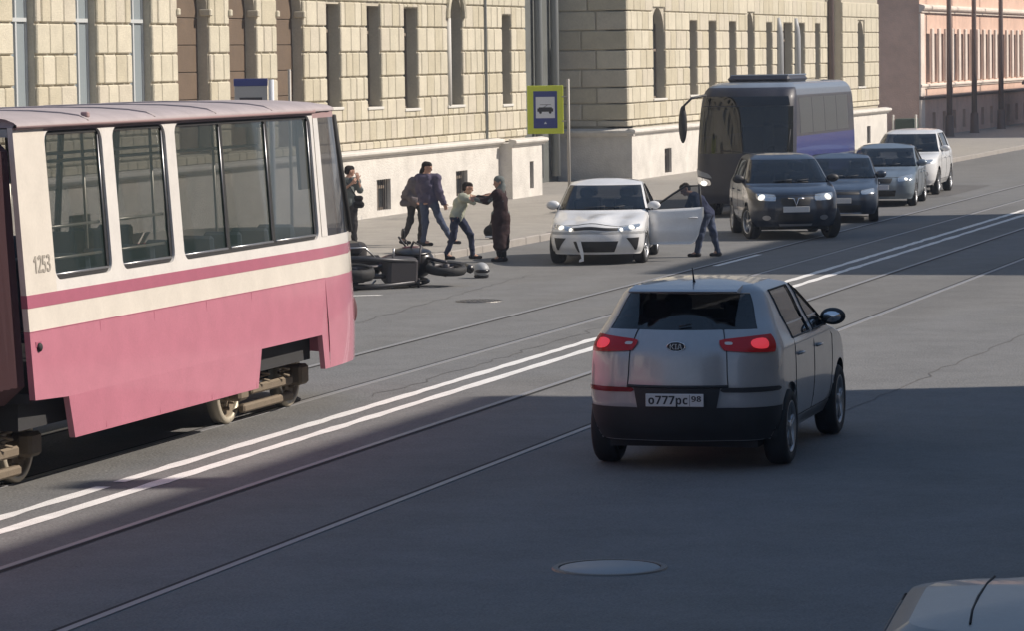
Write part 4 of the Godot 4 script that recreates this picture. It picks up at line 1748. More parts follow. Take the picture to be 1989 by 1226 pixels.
func car_mirror(root: Node3D, p: Vector3, side: float, m: String, s := 1.0) -> void:
	var h := mb(true)
	ellipsoid(h, p + Vector3(side * 0.11 * s, 0.03, 0), Vector3(0.125, 0.085, 0.075) * s)
	var mi := part("mirror", h, m, root)
	var g := mb(true)
	ellipsoid(g, p + Vector3(side * 0.11 * s, 0.03, -0.02 * s), Vector3(0.105, 0.068, 0.062) * s)
	part("mirror_glass", g, "chrome", mi)
	var a := mb()
	cbox(a, Vector3(p.x - 0.04, p.y - 0.06, p.z - 0.02), Vector3(p.x + 0.04, p.y - 0.01, p.z + 0.03), 0.01)
	part("arm", a, "black_plastic", mi)


func plate_part(root: Node3D, t: Transform3D, words: String, region: String) -> void:
	var st := mb()
	cbox(st, Vector3(-0.265, -0.058, -0.008), Vector3(0.265, 0.058, 0.008), 0.004, t)
	var p := part("number_plate", st, "plate", root)
	if words != "":
		text_part("plate_number", words, 0.075, "ink", p, t * Transform3D(Basis.IDENTITY, Vector3(-0.06, 0, 0.0085)), 0.36)
		text_part("plate_region", region, 0.05, "ink", p, t * Transform3D(Basis.IDENTITY, Vector3(0.2, 0.012, 0.0085)), 0.09)
		var ln := mb()
		box(ln, Vector3(0.137, -0.052, 0.008), Vector3(0.141, 0.052, 0.0095), t)
		part("plate_divider", ln, "ink", p)


func side_rows(lo: float, hi: float, step: float, extra: Array) -> Array:
	var out := []
	var y := lo
	while y < hi - 0.001:
		out.append(y)
		y += step
	out.append(hi)
	for e in extra:
		var near := -1
		for i in out.size():
			if absf(out[i] - e) < step * 0.45:
				near = i
		if near >= 0 and near != 0 and near != out.size() - 1:
			out[near] = e
		else:
			out.append(e)
	out.sort()
	return out


func at_z(z: float) -> float:
	return 0.35 + 0.3 * (Hull.SIDE_F - z) / (Hull.SIDE_F - Hull.SIDE_R)


func outline_stations(extra: Array) -> Array:
	var vs := []
	for k in 6:
		vs.append(0.2 * k / 6.0)
	for k in 8:
		vs.append(0.2 + 0.15 * k / 8.0)
	for k in 44:
		vs.append(0.35 + 0.3 * k / 44.0)
	for k in 8:
		vs.append(0.65 + 0.15 * k / 8.0)
	for k in 7:
		vs.append(0.8 + 0.2 * k / 6.0)
	for e in extra:
		var best := 0
		for i in vs.size():
			if absf(vs[i] - e) < absf(vs[best] - e):
				best = i
		vs[best] = e
	vs.sort()
	return vs


# everything a passenger car has. spec: see the calls
func build_car(called: String, label: String, at: Vector3, turn: float, s: Dictionary, group := "") -> Array:
	var r := thing(called, label, "car", at, turn, group)
	var sk := Hull.new()
	sk.prof = s.prof
	if s.has("tap"):
		sk.tap = s.tap
	if s.has("dents"):
		sk.dents = s.dents
	var belt: float = s.belt
	var wt: float = s.win_top
	var ytop: float = s.prof[-1][0]
	var dv := []                    # stations of the front edge, middle, rear edge of the doors
	for z in s.door_z:
		dv.append(at_z(z))
	var wv := []                    # stations of the side glass: front, middle, rear
	for z in s.win_z:
		wv.append(at_z(z))
	var ys := side_rows(s.prof[0][0], belt, 0.05, s.get("rows", []))
	ys.append_array(side_rows(belt, wt, 0.06, s.get("rows", [])).slice(1))
	ys.append_array([lerpf(wt, ytop, 0.5), ytop])
	var rear_lo: float = s.get("rear_glass_lo", belt)
	var vs := outline_stations([dv[0], dv[1], dv[2], wv[0], wv[1] - 0.008, wv[1] + 0.008, wv[2], s.screen_v, s.rear_v])
	var skip_door: bool = s.get("open_door", false)
	var reg := []
	# holes for the glass
	reg.append(["", "", -1.0, s.screen_v, belt + 0.02, wt])
	reg.append(["", "", 2.0 - s.screen_v, 3.0, belt + 0.02, wt])
	reg.append(["", "", s.rear_v, 2.0 - s.rear_v, rear_lo, wt])
	for e in [[wv[0], wv[1] - 0.008], [wv[1] + 0.008, wv[2]]]:
		reg.append(["", "", e[0], e[1], belt, wt])
		reg.append(["", "", 2.0 - e[1], 2.0 - e[0], belt, wt])
	var sill: float = s.get("sill", 0.32)
	# doors
	if skip_door:
		reg.append(["", "", dv[0], dv[1], sill, wt + 0.02])
	else:
		reg.append(["door#front+", s.paint, dv[0], dv[1], sill, wt + 0.02])
	reg.append(["door#rear+", s.paint, dv[1], dv[2], sill, wt + 0.02])
	reg.append(["door#front-", s.paint, 2.0 - dv[1], 2.0 - dv[0], sill, wt + 0.02])
	reg.append(["door#rear-", s.paint, 2.0 - dv[2], 2.0 - dv[1], sill, wt + 0.02])
	# bonnet, bumpers, tailgate
	reg.append(["bonnet", s.paint, -1.0, 0.27, s.bonnet_lo, belt + 0.02])
	reg.append(["bonnet", s.paint, 1.73, 3.0, s.bonnet_lo, belt + 0.02])
	reg.append(["bumper#front", s.get("bumper_paint", s.paint), -1.0, 0.3, 0.0, s.bonnet_lo])
	reg.append(["bumper#front", s.get("bumper_paint", s.paint), 1.7, 3.0, 0.0, s.bonnet_lo])
	reg.append(["bumper#rear", s.get("rear_bumper_paint", s.paint), 0.7, 1.3, 0.0, s.rear_bumper_hi])
	reg.append(["tailgate", s.paint, 0.8, 1.2, s.rear_bumper_hi, rear_lo])
	var ar: float = s.arch_r
	var parts := skin_body(r, sk, ys, vs, reg, s.paint, [s.zfa, s.zra], ar, s.get("crown", 0.04))
	# glass
	var g: String = s.get("glass", "car_glass")
	patch_part("windscreen", sk, [[-s.screen_v, belt + 0.02], [s.screen_v, belt + 0.02], [s.screen_v, wt], [-s.screen_v, wt]], -0.004, g, r, 16, 8)
	patch_part("rear_window", sk, [[s.rear_v, rear_lo], [2.0 - s.rear_v, rear_lo], [2.0 - s.rear_v, wt], [s.rear_v, wt]], -0.004, s.get("rear_glass", g), r, 16, 8)
	for e in [[wv[0], wv[1] - 0.008, "front"], [wv[1] + 0.008, wv[2], "rear"]]:
		for side in [1.0, -1.0]:
			if skip_door and side > 0.0 and e[2] == "front":
				continue
			var u0: float = e[0] if side > 0 else 2.0 - e[0]
			var u1: float = e[1] if side > 0 else 2.0 - e[1]
			var dn: String = "door#%s%s" % [e[2], "+" if side > 0 else "-"]
			var q := patch_part("window", sk, [[u0, belt], [u1, belt], [u1, wt], [u0, wt]], -0.006, g, parts.get(dn, r), 8, 6)
			var fs := mb(true)
			skin_strip(fs, sk, [[u0, belt], [u1, belt]], 0.009, 0.002)
			skin_strip(fs, sk, [[u0, wt], [u1, wt]], 0.007, 0.002)
			skin_strip(fs, sk, [[u0, belt], [u0, wt]], 0.007, 0.002)
			skin_strip(fs, sk, [[u1, belt], [u1, wt]], 0.009, 0.002)
			part("window_trim", fs, "black_plastic", q)
	# seams and handles
	for side in [1.0, -1.0]:
		var f := func(v: float) -> float: return v if side > 0 else 2.0 - v
		var ss := mb(true)
		if not (skip_door and side > 0.0):
			skin_strip(ss, sk, [[f.call(dv[0]), sill], [f.call(dv[0]), belt]], 0.004)
		skin_strip(ss, sk, [[f.call(dv[1]), sill], [f.call(dv[1]), belt]], 0.004)
		skin_strip(ss, sk, [[f.call(dv[2]), belt], [f.call(dv[2]), sill + 0.25]], 0.004)
		skin_strip(ss, sk, [[f.call(dv[0]), sill], [f.call(dv[2] - 0.02), sill]], 0.004)
		part("door_seal", ss, "rubber", r)
		for e in [[dv[1] - 0.018, "front"], [dv[2] - 0.018, "rear"]]:
			if skip_door and side > 0.0 and e[1] == "front":
				continue
			var hd := mb(true)
			var u: float = f.call(e[0])
			var y := belt - 0.16
			var du := 0.008 * (1.0 if side > 0 else -1.0)
			tube(hd, [sk.at(u - du, y) + sk.normal(u, y) * 0.004, sk.at(u - du * 0.6, y + 0.004) + sk.normal(u, y) * 0.03, sk.at(u + du * 0.6, y + 0.004) + sk.normal(u, y) * 0.03, sk.at(u + du, y) + sk.normal(u, y) * 0.004], 0.013, 8)
			part("handle", hd, s.paint, parts.get("door#%s%s" % [e[1], "+" if side > 0 else "-"], r))
	var bs := mb(true)
	skin_strip(bs, sk, [[-0.27, s.bonnet_lo + 0.005], [0.0, s.bonnet_lo + 0.02], [0.27, s.bonnet_lo + 0.005]], 0.005)
	part("bonnet_gap", bs, "rubber", r)
	var ts := mb(true)
	for e in [0.8, 1.2]:
		var line := []
		for k in 9:
			line.append([e, lerpf(s.rear_bumper_hi, rear_lo, k / 8.0)])
		skin_strip(ts, sk, line, 0.005, 0.003)
	skin_strip(ts, sk, [[0.8, s.rear_bumper_hi], [0.9, s.rear_bumper_hi], [1.0, s.rear_bumper_hi], [1.1, s.rear_bumper_hi], [1.2, s.rear_bumper_hi]], 0.005, 0.003)
	part("tailgate_gap", ts, "rubber", r)
	# wheels
	var wr: float = s.wheel_r
	for side in [1.0, -1.0]:
		for e in [[s.zfa, s.get("steer", 0.0)], [s.zra, 0.0]]:
			car_wheel(r, Vector3(side * s.track * 0.5, wr, e[0]), wr, 0.215, side, s.get("rim", "rim"), s.get("spokes", 5), e[1])
			wheel_liner(r, e[0], ar, sk.row(ar * 2.0)[3], side)
	# underside, floor, seats, dashboard
	var un := mb()
	box(un, Vector3(-0.68, 0.2, s.zra - 0.5), Vector3(0.68, 0.34, s.zfa + 0.5))
	part("underbody", un, "dark_inside", r)
	var sb: float = s.get("seat_y", 0.5)
	for e in [[0.37, 0.05], [-0.37, 0.05], [0.38, -0.85], [-0.38, -0.85]]:
		var se := mb()
		cbox(se, Vector3(e[0] - 0.25, sb - 0.14, e[1] - 0.25), Vector3(e[0] + 0.25, sb + 0.06, e[1] + 0.28), 0.05)
		cbox(se, Vector3(e[0] - 0.24, sb, e[1] - 0.36), Vector3(e[0] + 0.24, sb + 0.62, e[1] - 0.22), 0.05)
		cbox(se, Vector3(e[0] - 0.13, sb + 0.65, e[1] - 0.36), Vector3(e[0] + 0.13, sb + 0.83, e[1] - 0.26), 0.04)
		part("seat", se, "seat_dark", r)
	var da := mb()
	cbox(da, Vector3(-0.70, belt - 0.3, 0.62), Vector3(0.70, belt - 0.03, 1.0), 0.06)
	part("dashboard", da, "dark_inside", r)
	var sw := mb(true)
	var pts := []
	for k in 21:
		var a := TAU * k / 20
		pts.append(Vector3(0.37 + cos(a) * 0.18, belt - 0.08 + sin(a) * 0.16, 0.52 - sin(a) * 0.08))
	tube(sw, pts, 0.017, 6, false)
	part("steering_wheel", sw, "dark_inside", r)
	for side in [1.0, -1.0]:
		if skip_door and side > 0.0:
			continue
		var mu: float = wv[0] + 0.004
		var mp := sk.at(mu if side > 0 else 2.0 - mu, belt + 0.05)
		car_mirror(r, mp, side, s.get("mirror", s.paint))
	# wipers
	for e in [[-0.12, 0.03], [0.03, 0.16]]:
		var wp := mb(true)
		tube(wp, [sk.at(e[0], belt + 0.03) + Vector3(0, 0.01, 0.015), sk.at(e[1], belt + 0.06) + Vector3(0, 0.01, 0.02)], 0.008, 5)
		part("wiper", wp, "black_plastic", r)
	return [r, sk, parts]


func head_lamp(r: Node3D, sk: Hull, c: Array, lit: bool, lit_at: Array = []) -> void:
	for side in [1.0, -1.0]:
		var q := []
		for e in c:
			q.append([e[0] if side > 0 else 2.0 - e[0], e[1]])
		var base := patch_part("head_lamp", sk, q, 0.003, "chrome", r, 8, 5, 0.5)
		if lit:
			for e in lit_at:
				var u: float = e[0] if side > 0 else 2.0 - e[0]
				var b := mb(true)
				var p := sk.at(u, e[1]) + sk.normal(u, e[1]) * 0.004
				var n := sk.normal(u, e[1])
				var t := Transform3D(Basis(Quaternion(Vector3.UP, n)), p)
				ellipsoid(b, Vector3.ZERO, Vector3(e[2], 0.02, e[2]), t, 8)
				part("bulb", b, "head_light", base)
		patch_part("lens", sk, q, 0.024, "lamp_glass", base, 8, 5, 0.5)


# ------------------------------------------------------------------ the vehicles in the picture
func suv_profile() -> Array:
	return [
		[0.27, 2.05, -2.05, 0.82, 0.35, 0.30, 0.10, 0.06],
		[0.42, 2.15, -2.13, 0.89, 0.42, 0.34, 0.12, 0.07],
		[0.62, 2.18, -2.16, 0.915, 0.45, 0.34, 0.12, 0.07],
		[0.80, 2.16, -2.15, 0.92, 0.48, 0.34, 0.12, 0.07],
		[0.93, 2.07, -2.12, 0.915, 0.50, 0.33, 0.14, 0.07],
		[1.02, 1.82, -2.11, 0.905, 0.48, 0.33, 0.16, 0.07],
		[1.08, 1.35, -2.10, 0.895, 0.42, 0.33, 0.14, 0.07],
		[1.11, 1.08, -2.09, 0.885, 0.36, 0.32, 0.12, 0.07],
		[1.22, 0.90, -2.03, 0.83, 0.32, 0.30, 0.11, 0.07],
		[1.40, 0.60, -1.92, 0.765, 0.30, 0.28, 0.10, 0.07],
		[1.57, 0.28, -1.78, 0.69, 0.28, 0.26, 0.09, 0.07],
		[1.63, 0.06, -1.72, 0.64, 0.28, 0.25, 0.09, 0.06],
		[1.655, -0.12, -1.62, 0.58, 0.28, 0.25, 0.09, 0.06]]


func crossover_profile() -> Array:
	return [
		[0.27, 2.05, -2.03, 0.80, 0.35, 0.34, 0.10, 0.08],
		[0.42, 2.15, -2.12, 0.875, 0.42, 0.40, 0.12, 0.10],
		[0.62, 2.18, -2.15, 0.905, 0.45, 0.42, 0.12, 0.10],
		[0.76, 2.16, -2.15, 0.912, 0.48, 0.43, 0.12, 0.10],
		[0.93, 2.07, -2.135, 0.91, 0.50, 0.44, 0.14, 0.10],
		[1.03, 1.80, -2.12, 0.905, 0.48, 0.44, 0.16, 0.10],
		[1.10, 1.35, -2.10, 0.898, 0.42, 0.44, 0.14, 0.10],
		[1.14, 1.08, -2.08, 0.885, 0.36, 0.44, 0.12, 0.10],
		[1.24, 0.92, -2.01, 0.835, 0.32, 0.42, 0.11, 0.10],
		[1.34, 0.75, -1.90, 0.78, 0.30, 0.40, 0.10, 0.10],
		[1.46, 0.52, -1.76, 0.725, 0.29, 0.36, 0.10, 0.09],
		[1.57, 0.28, -1.66, 0.665, 0.28, 0.33, 0.09, 0.09],
		[1.62, 0.08, -1.62, 0.61, 0.28, 0.30, 0.09, 0.08],
		[1.645, -0.10, -1.52, 0.53, 0.28, 0.28, 0.09, 0.08]]


func sedan_profile() -> Array:
	return [
		[0.19, 1.98, -1.98, 0.79, 0.30, 0.30, 0.12, 0.06],
		[0.34, 2.10, -2.08, 0.85, 0.34, 0.34, 0.14, 0.07],
		[0.52, 2.13, -2.11, 0.865, 0.36, 0.34, 0.15, 0.07],
		[0.65, 2.10, -2.11, 0.868, 0.38, 0.34, 0.15, 0.07],
		[0.73, 2.00, -2.10, 0.865, 0.42, 0.33, 0.17, 0.07],
		[0.81, 1.72, -2.08, 0.862, 0.42, 0.33, 0.17, 0.07],
		[0.88, 1.32, -2.05, 0.855, 0.38, 0.33, 0.15, 0.07],
		[0.93, 1.02, -2.01, 0.84, 0.32, 0.32, 0.12, 0.07],
		[1.01, 0.88, -1.80, 0.81, 0.28, 0.30, 0.11, 0.07],
		[1.06, 0.79, -1.42, 0.79, 0.27, 0.28, 0.10, 0.07],
		[1.22, 0.50, -1.12, 0.735, 0.25, 0.27, 0.10, 0.07],
		[1.37, 0.20, -0.84, 0.68, 0.24, 0.26, 0.09, 0.07],
		[1.425, -0.02, -0.72, 0.635, 0.24, 0.25, 0.09, 0.06],
		[1.445, -0.18, -0.62, 0.575, 0.24, 0.24, 0.09, 0.06]]


func suv_spec(paint_: String) -> Dictionary:
	return {"prof": suv_profile(), "paint": paint_, "belt": 1.11, "win_top": 1.565, "rear_glass_lo": 1.21, "screen_v": 0.305, "rear_v": 0.735,
		"door_z": [0.86, -0.14, -1.08], "win_z": [0.95, -0.18, -1.30], "bonnet_lo": 0.88, "rear_bumper_hi": 0.67, "arch_r": 0.40, "wheel_r": 0.345,
		"zfa": 1.32, "zra": -1.32, "track": 1.60, "seat_y": 0.66, "sill": 0.40}


func sedan_spec(paint_: String) -> Dictionary:
	return {"prof": sedan_profile(), "paint": paint_, "belt": 0.945, "win_top": 1.37, "rear_glass_lo": 1.07, "screen_v": 0.305, "rear_v": 0.735,
		"door_z": [0.84, -0.16, -1.02], "win_z": [0.92, -0.2, -1.05], "bonnet_lo": 0.70, "rear_bumper_hi": 0.62, "arch_r": 0.355, "wheel_r": 0.31,
		"zfa": 1.28, "zra": -1.30, "track": 1.50, "seat_y": 0.48, "sill": 0.30}


func build_cars() -> void:
	# ---- silver SUV seen from behind
	var s := suv_spec("silver")
	s.prof = crossover_profile()
	s.belt = 1.14
	s.crown = 0.045
	s.rear_v = 0.725
	s.win_z = [0.95, -0.18, -1.12]
	s.mirror = "black_plastic"
	s.rows = [0.46, 0.52, 0.76, 1.27]
	s.rear_bumper_hi = 0.76
	s.rear_glass_lo = 1.27
	s.win_top = 1.58
	s.rear_glass = "dark_glass"
	s.bumper_paint = "silver"
	var c := build_car("silver_car", "silver SUV driving away with its brake lights on, nearest in the road", Vector3(-7.86, 0, -33.55), PI + 0.03, s)
	var r: Node3D = c[0]
	var sk: Hull = c[1]
	for side in [1.0, -1.0]:
		var f := func(v: float) -> float: return v if side > 0 else 2.0 - v
		var lamp := patch_part("tail_lamp", sk, [[f.call(0.69), 1.055], [f.call(0.815), 1.085], [f.call(0.83), 1.175], [f.call(0.69), 1.225]], 0.014, "red_glow", r, 10, 5, 0.35)
		patch_part("brake_light", sk, [[f.call(0.71), 1.09], [f.call(0.75), 1.10], [f.call(0.75), 1.175], [f.call(0.71), 1.19]], 0.019, "red_light", lamp, 6, 4, 0.8)
		patch_part("reversing_light", sk, [[f.call(0.785), 1.13], [f.call(0.805), 1.133], [f.call(0.805), 1.155], [f.call(0.785), 1.16]], 0.019, "plate", lamp, 4, 3, 0.8)
		patch_part("reflector", sk, [[f.call(0.67), 0.715], [f.call(0.83), 0.715], [f.call(0.83), 0.76], [f.call(0.67), 0.76]], 0.008, "red_lens" if side > 0 else "black_plastic", r, 6, 3, 0.5)
	# dark lower bumper, with the recess for the plate
	patch_part("bumper_trim", sk, [[0.66, 0.28], [1.34, 0.28], [1.34, 0.58], [0.66, 0.58]], 0.008, "black_plastic", r, 24, 5)
	patch_part("plate_recess", sk, [[0.845, 0.57], [1.155, 0.57], [1.17, 0.755], [0.83, 0.755]], 0.010, "black_plastic", r, 14, 4)
	plate_part(r, Transform3D(Basis(Vector3.UP, PI), Vector3(0, 0.655, -2.185)), "o777pc", "98")
	var lip := mb(true)
	skin_strip(lip, sk, [[0.80, 0.77], [0.9, 0.77], [1.0, 0.77], [1.1, 0.77], [1.2, 0.77]], 0.014, 0.004)
	part("tailgate_handle", lip, "black_plastic", r)
	# oval badge
	var eb := mb(true)
	var bt := Transform3D(Basis(Vector3.UP, PI) * Basis(Vector3.RIGHT, PI / 2), Vector3(0, 1.13, -2.095))
	ellipsoid(eb, Vector3.ZERO, Vector3(0.082, 0.014, 0.042), bt, 10)
	var bd := part("badge", eb, "ink", r)
	var er := mb(true)
	var ring := []
	for k in 33:
		ring.append(bt * Vector3(cos(TAU * k / 32) * 0.082, 0.004, sin(TAU * k / 32) * 0.042))
	tube(er, ring, 0.005, 6, false)
	part("badge_ring", er, "chrome", bd)
	text_part("badge_letters", "KIA", 0.05, "chrome", bd, Transform3D(Basis(Vector3.UP, PI), Vector3(0, 1.129, -2.111)), 0.115)
	# roof spoiler, rails, aerial, rear wiper
	var sp := mb()
	prism(sp, PackedVector2Array([Vector2(-1.52, 1.655), Vector2(-1.74, 1.628), Vector2(-1.80, 1.612), Vector2(-1.79, 1.60), Vector2(-1.66, 1.59), Vector2(-1.52, 1.62)]), -0.50, 0.50, Transform3D(Basis(Vector3(0, 0, 1), Vector3(0, 1, 0), Vector3(1, 0, 0)), Vector3.ZERO))
	part("spoiler", sp, "silver", r)
	var an := mb(true)
	tube(an, [Vector3(0, 1.665, -1.28), Vector3(0, 1.69, -1.30), Vector3(0, 1.80, -1.36)], [0.016, 0.009, 0.005], 6)
	part("aerial", an, "black_plastic", r)
	var rw := mb(true)
	tube(rw, [sk.at(1.0, 1.30) + Vector3(0, 0, -0.02), sk.at(1.06, 1.32) + Vector3(0, 0, -0.03)], 0.008, 5)
	part("wiper", rw, "black_plastic", r)
	var wl := mb()
	cbox(wl, Vector3(-0.12, 1.30, 0.5), Vector3(0.12, 1.36, 0.53), 0.01)
	part("cabin_mirror", wl, "black_plastic", r)

	# ---- damaged white car with its door open
	s = sedan_spec("white")
	s.open_door = true
	s.rows = [0.36, 0.55, 0.60]
	s.glass = "car_glass"
	s.steer = -0.1
	s.dents = [[Vector3(0.32, 0.80, 1.75), 0.34, Vector3(0, -0.06, -0.04)], [Vector3(0.05, 0.84, 1.62), 0.26, Vector3(0, 0.045, 0)], [Vector3(0.5, 0.87, 1.35), 0.26, Vector3(0, -0.03, 0)], [Vector3(-0.1, 0.72, 2.0), 0.35, Vector3(0, 0.03, -0.05)]]
	c = build_car("white_car", "white saloon with a buckled bonnet and its driver's door open", Vector3(-17.32, 0, -64.6), 0.17, s)
	r = c[0]
	sk = c[1]
	head_lamp(r, sk, [[0.165, 0.60], [0.285, 0.655], [0.295, 0.735], [0.17, 0.665]], true, [[0.245, 0.672, 0.055], [0.192, 0.635, 0.035]])
	patch_part("grille", sk, [[-0.165, 0.615], [0.165, 0.615], [0.175, 0.665], [-0.175, 0.665]], 0.006, "black_plastic", r, 16, 3)
	patch_part("air_intake", sk, [[-0.135, 0.235], [0.135, 0.235], [0.165, 0.43], [-0.165, 0.43]], 0.006, "black_plastic", r, 16, 5)
	for side in [1.0, -1.0]:
		var f := func(v: float) -> float: return v if side > 0 else 2.0 - v
		patch_part("fog_lamp_slot", sk, [[f.call(0.262), 0.27], [f.call(0.275), 0.27], [f.call(0.285), 0.49], [f.call(0.215), 0.485]], 0.006, "black_plastic", r, 5, 5)
	# broken plastic hanging across the intake
	var br := mb()
	prism(br, PackedVector2Array([Vector2(-0.34, 0.44), Vector2(-0.26, 0.44), Vector2(-0.21, 0.22), Vector2(-0.21, 0.08), Vector2(-0.30, 0.06), Vector2(-0.29, 0.10), Vector2(-0.25, 0.13), Vector2(-0.28, 0.25)]), 2.13, 2.15)
	part("broken_trim", br, "white", r)
	var inl := mb()
	box(inl, Vector3(0.30, 0.95, 0.62), Vector3(0.56, 1.0, 0.63))
	part("windscreen_sticker", inl, "plate", r)
	# the open door: hinged at its front edge, swung out
	var hinge := Vector3(0.86, 0.0, 0.80)
	var dr := Node3D.new()
	dr.name = "door"
	r.add_child(dr, true)
	dr.position = hinge
	dr.rotation.y = deg_to_rad(-88.0)
	var outl := mb(true)
	# door skin in its own frame: z runs back from the hinge (negative), x outwards; the lower rear corner follows the wheel arch
	var cols := [[0.0, 0.30, 0.925], [0.2, 0.30, 0.935], [0.4, 0.30, 0.945], [0.6, 0.30, 0.955], [0.76, 0.30, 0.962], [0.84, 0.34, 0.966], [0.90, 0.46, 0.97], [0.95, 0.66, 0.973], [1.0, 0.80, 0.975]]
	var skin := []
	for e in cols:
		var line := []
		for k in 10:
			var t := k / 9.0
			var yy: float = lerpf(e[1], e[2], t)
			# a swage line below the handle and a tuck towards the sill
			var bulge := 0.035 * sin(clampf((yy - 0.25) / 0.75, 0, 1) * PI) - 0.018 * smoothstep(0.08, 0.0, absf(yy - 0.66)) - 0.02 * smoothstep(0.45, 0.3, yy)
			line.append(Vector3(bulge, yy, -e[0]))
		skin.append(line)
	var inw := Vector3(-0.075, 0, 0)
	for i in skin.size() - 1:
		for k in 9:
			quad(outl, skin[i][k], skin[i + 1][k], skin[i + 1][k + 1], skin[i][k + 1])
			quad(outl, skin[i][k] + inw, skin[i][k + 1] + inw, skin[i + 1][k + 1] + inw, skin[i + 1][k] + inw)
		for k in [0, 9]:
			quad(outl, skin[i][k], skin[i + 1][k], skin[i + 1][k] + inw, skin[i][k] + inw)
	for i in [0, skin.size() - 1]:
		for k in 9:
			quad(outl, skin[i][k], skin[i][k + 1], skin[i][k + 1] + inw, skin[i][k] + inw)
	part("door_skin", outl, "white", dr)
	var ft := mb(true)
	tube(ft, [Vector3(-0.03, 0.95, -0.05), Vector3(-0.12, 1.2, -0.42), Vector3(-0.18, 1.35, -0.66), Vector3(-0.18, 1.36, -0.92), Vector3(-0.04, 0.95, -0.96)], 0.02, 8)
	part("window_frame", ft, "black_plastic", dr)
	var dg := mb()
	tri(dg, Vector3(-0.03, 0.95, -0.07), Vector3(-0.18, 1.35, -0.66), Vector3(-0.04, 0.95, -0.95))
	tri(dg, Vector3(-0.18, 1.35, -0.66), Vector3(-0.18, 1.36, -0.92), Vector3(-0.04, 0.95, -0.95))
	part("window", dg, "car_glass", dr)
	var hl := mb(true)
	tube(hl, [Vector3(0.02, 0.78, -0.72), Vector3(0.05, 0.785, -0.75), Vector3(0.05, 0.785, -0.87), Vector3(0.01, 0.78, -0.9)], 0.012, 8)
	part("handle", hl, "white", dr)
	var tr := mb()
	cbox(tr, Vector3(-0.13, 0.45, -0.85), Vector3(-0.072, 0.62, -0.15), 0.02)
	part("door_trim", tr, "dark_inside", dr)
	car_mirror(r, Vector3(0.84, 0.98, 0.72), 1.0, "white")
	var jm := mb(true)
	skin_strip(jm, sk, [[at_z(0.84), 0.30], [at_z(0.84), 0.94]], 0.012, -0.004)
	skin_strip(jm, sk, [[at_z(0.84), 0.30], [at_z(-0.16), 0.30]], 0.016, -0.004)
	part("door_frame", jm, "white", r)

	# ---- dark SUV turning out of the queue
	s = suv_spec("navy")
	s.rows = [0.46, 0.8]
	s.mirror = "black_plastic"
	s.steer = 0.25
	c = build_car("dark_car", "dark blue SUV with lit headlamps turning out of the queue", Vector3(-15.85, 0, -73.2), 0.34, s)
	r = c[0]
	sk = c[1]
	head_lamp(r, sk, [[0.185, 0.78], [0.275, 0.80], [0.285, 0.94], [0.19, 0.90]], true, [[0.255, 0.86, 0.075]])
	patch_part("grille", sk, [[-0.13, 0.70], [0.13, 0.70], [0.15, 0.86], [-0.15, 0.86]], 0.006, "black_plastic", r, 12, 4, 0.2)
	patch_part("air_intake", sk, [[-0.16, 0.38], [0.16, 0.38], [0.15, 0.52], [-0.15, 0.52]], 0.006, "black_plastic", r, 12, 4)
	patch_part("skid_plate", sk, [[-0.14, 0.285], [0.14, 0.285], [0.15, 0.33], [-0.15, 0.33]], 0.01, "rim", r, 12, 3)
	plate_part(r, Transform3D(Basis.IDENTITY, Vector3(0, 0.62, 2.20)), "", "")
	var vb := mb(true)
	tube(vb, [Vector3(-0.16, 0.84, 2.17), Vector3(-0.05, 0.84, 2.19), Vector3(0.0, 0.70, 2.2), Vector3(0.05, 0.84, 2.19), Vector3(0.16, 0.84, 2.17)], 0.014, 8)
	part("badge_wings", vb, "chrome", r)
	for side in [1.0, -1.0]:
		patch_part("fog_lamp", sk, [[0.21 if side > 0 else 1.79, 0.40], [0.25 if side > 0 else 1.75, 0.40], [0.25 if side > 0 else 1.75, 0.50], [0.21 if side > 0 else 1.79, 0.50]], 0.008, "steel", r, 5, 4, 1.0)

	# ---- dark blue saloon
	s = sedan_spec("dark_blue")
	s.rows = [0.36, 0.55]
	c = build_car("dark_blue_car", "dark blue saloon in the queue half hidden behind the dark SUV", Vector3(-16.05, 0, -80.2), 0.19, s, "cars waiting in the queue")
	r = c[0]
	sk = c[1]
	head_lamp(r, sk, [[0.20, 0.62], [0.285, 0.64], [0.29, 0.75], [0.205, 0.70]], false)
	patch_part("grille", sk, [[-0.19, 0.63], [0.19, 0.63], [0.19, 0.69], [-0.19, 0.69]], 0.006, "black_plastic", r, 12, 3)
	patch_part("air_intake", sk, [[-0.19, 0.26], [0.19, 0.26], [0.20, 0.40], [-0.20, 0.40]], 0.006, "black_plastic", r, 12, 4)
	plate_part(r, Transform3D(Basis.IDENTITY, Vector3(0, 0.50, 2.15)), "", "")
	var ch := mb(true)
	skin_strip(ch, sk, [[-0.2, 0.22], [0.0, 0.22], [0.2, 0.22]], 0.012, 0.004)
	part("bumper_strip", ch, "chrome", r)

	# ---- grey-blue saloon
	s = sedan_spec("grey_blue")
	s.rows = [0.36, 0.55]
	c = build_car("grey_car", "blue-grey saloon in the queue, second before the white SUV", Vector3(-16.52, 0, -88.4), 0.09, s, "cars waiting in the queue")
	tag(c[0], "blue-grey saloon in the queue, just before the white SUV", "car", "cars waiting in the queue")
	r = c[0]
	sk = c[1]
	head_lamp(r, sk, [[0.19, 0.60], [0.29, 0.64], [0.30, 0.77], [0.20, 0.70]], true, [[0.25, 0.67, 0.045]])
	patch_part("grille", sk, [[-0.12, 0.57], [0.12, 0.57], [0.15, 0.69], [-0.15, 0.69]], 0.006, "black_plastic", r, 12, 3)
	patch_part("air_intake", sk, [[-0.16, 0.26], [0.16, 0.26], [0.17, 0.40], [-0.17, 0.40]], 0.006, "black_plastic", r, 12, 4)
	plate_part(r, Transform3D(Basis.IDENTITY, Vector3(0, 0.48, 2.15)), "", "")

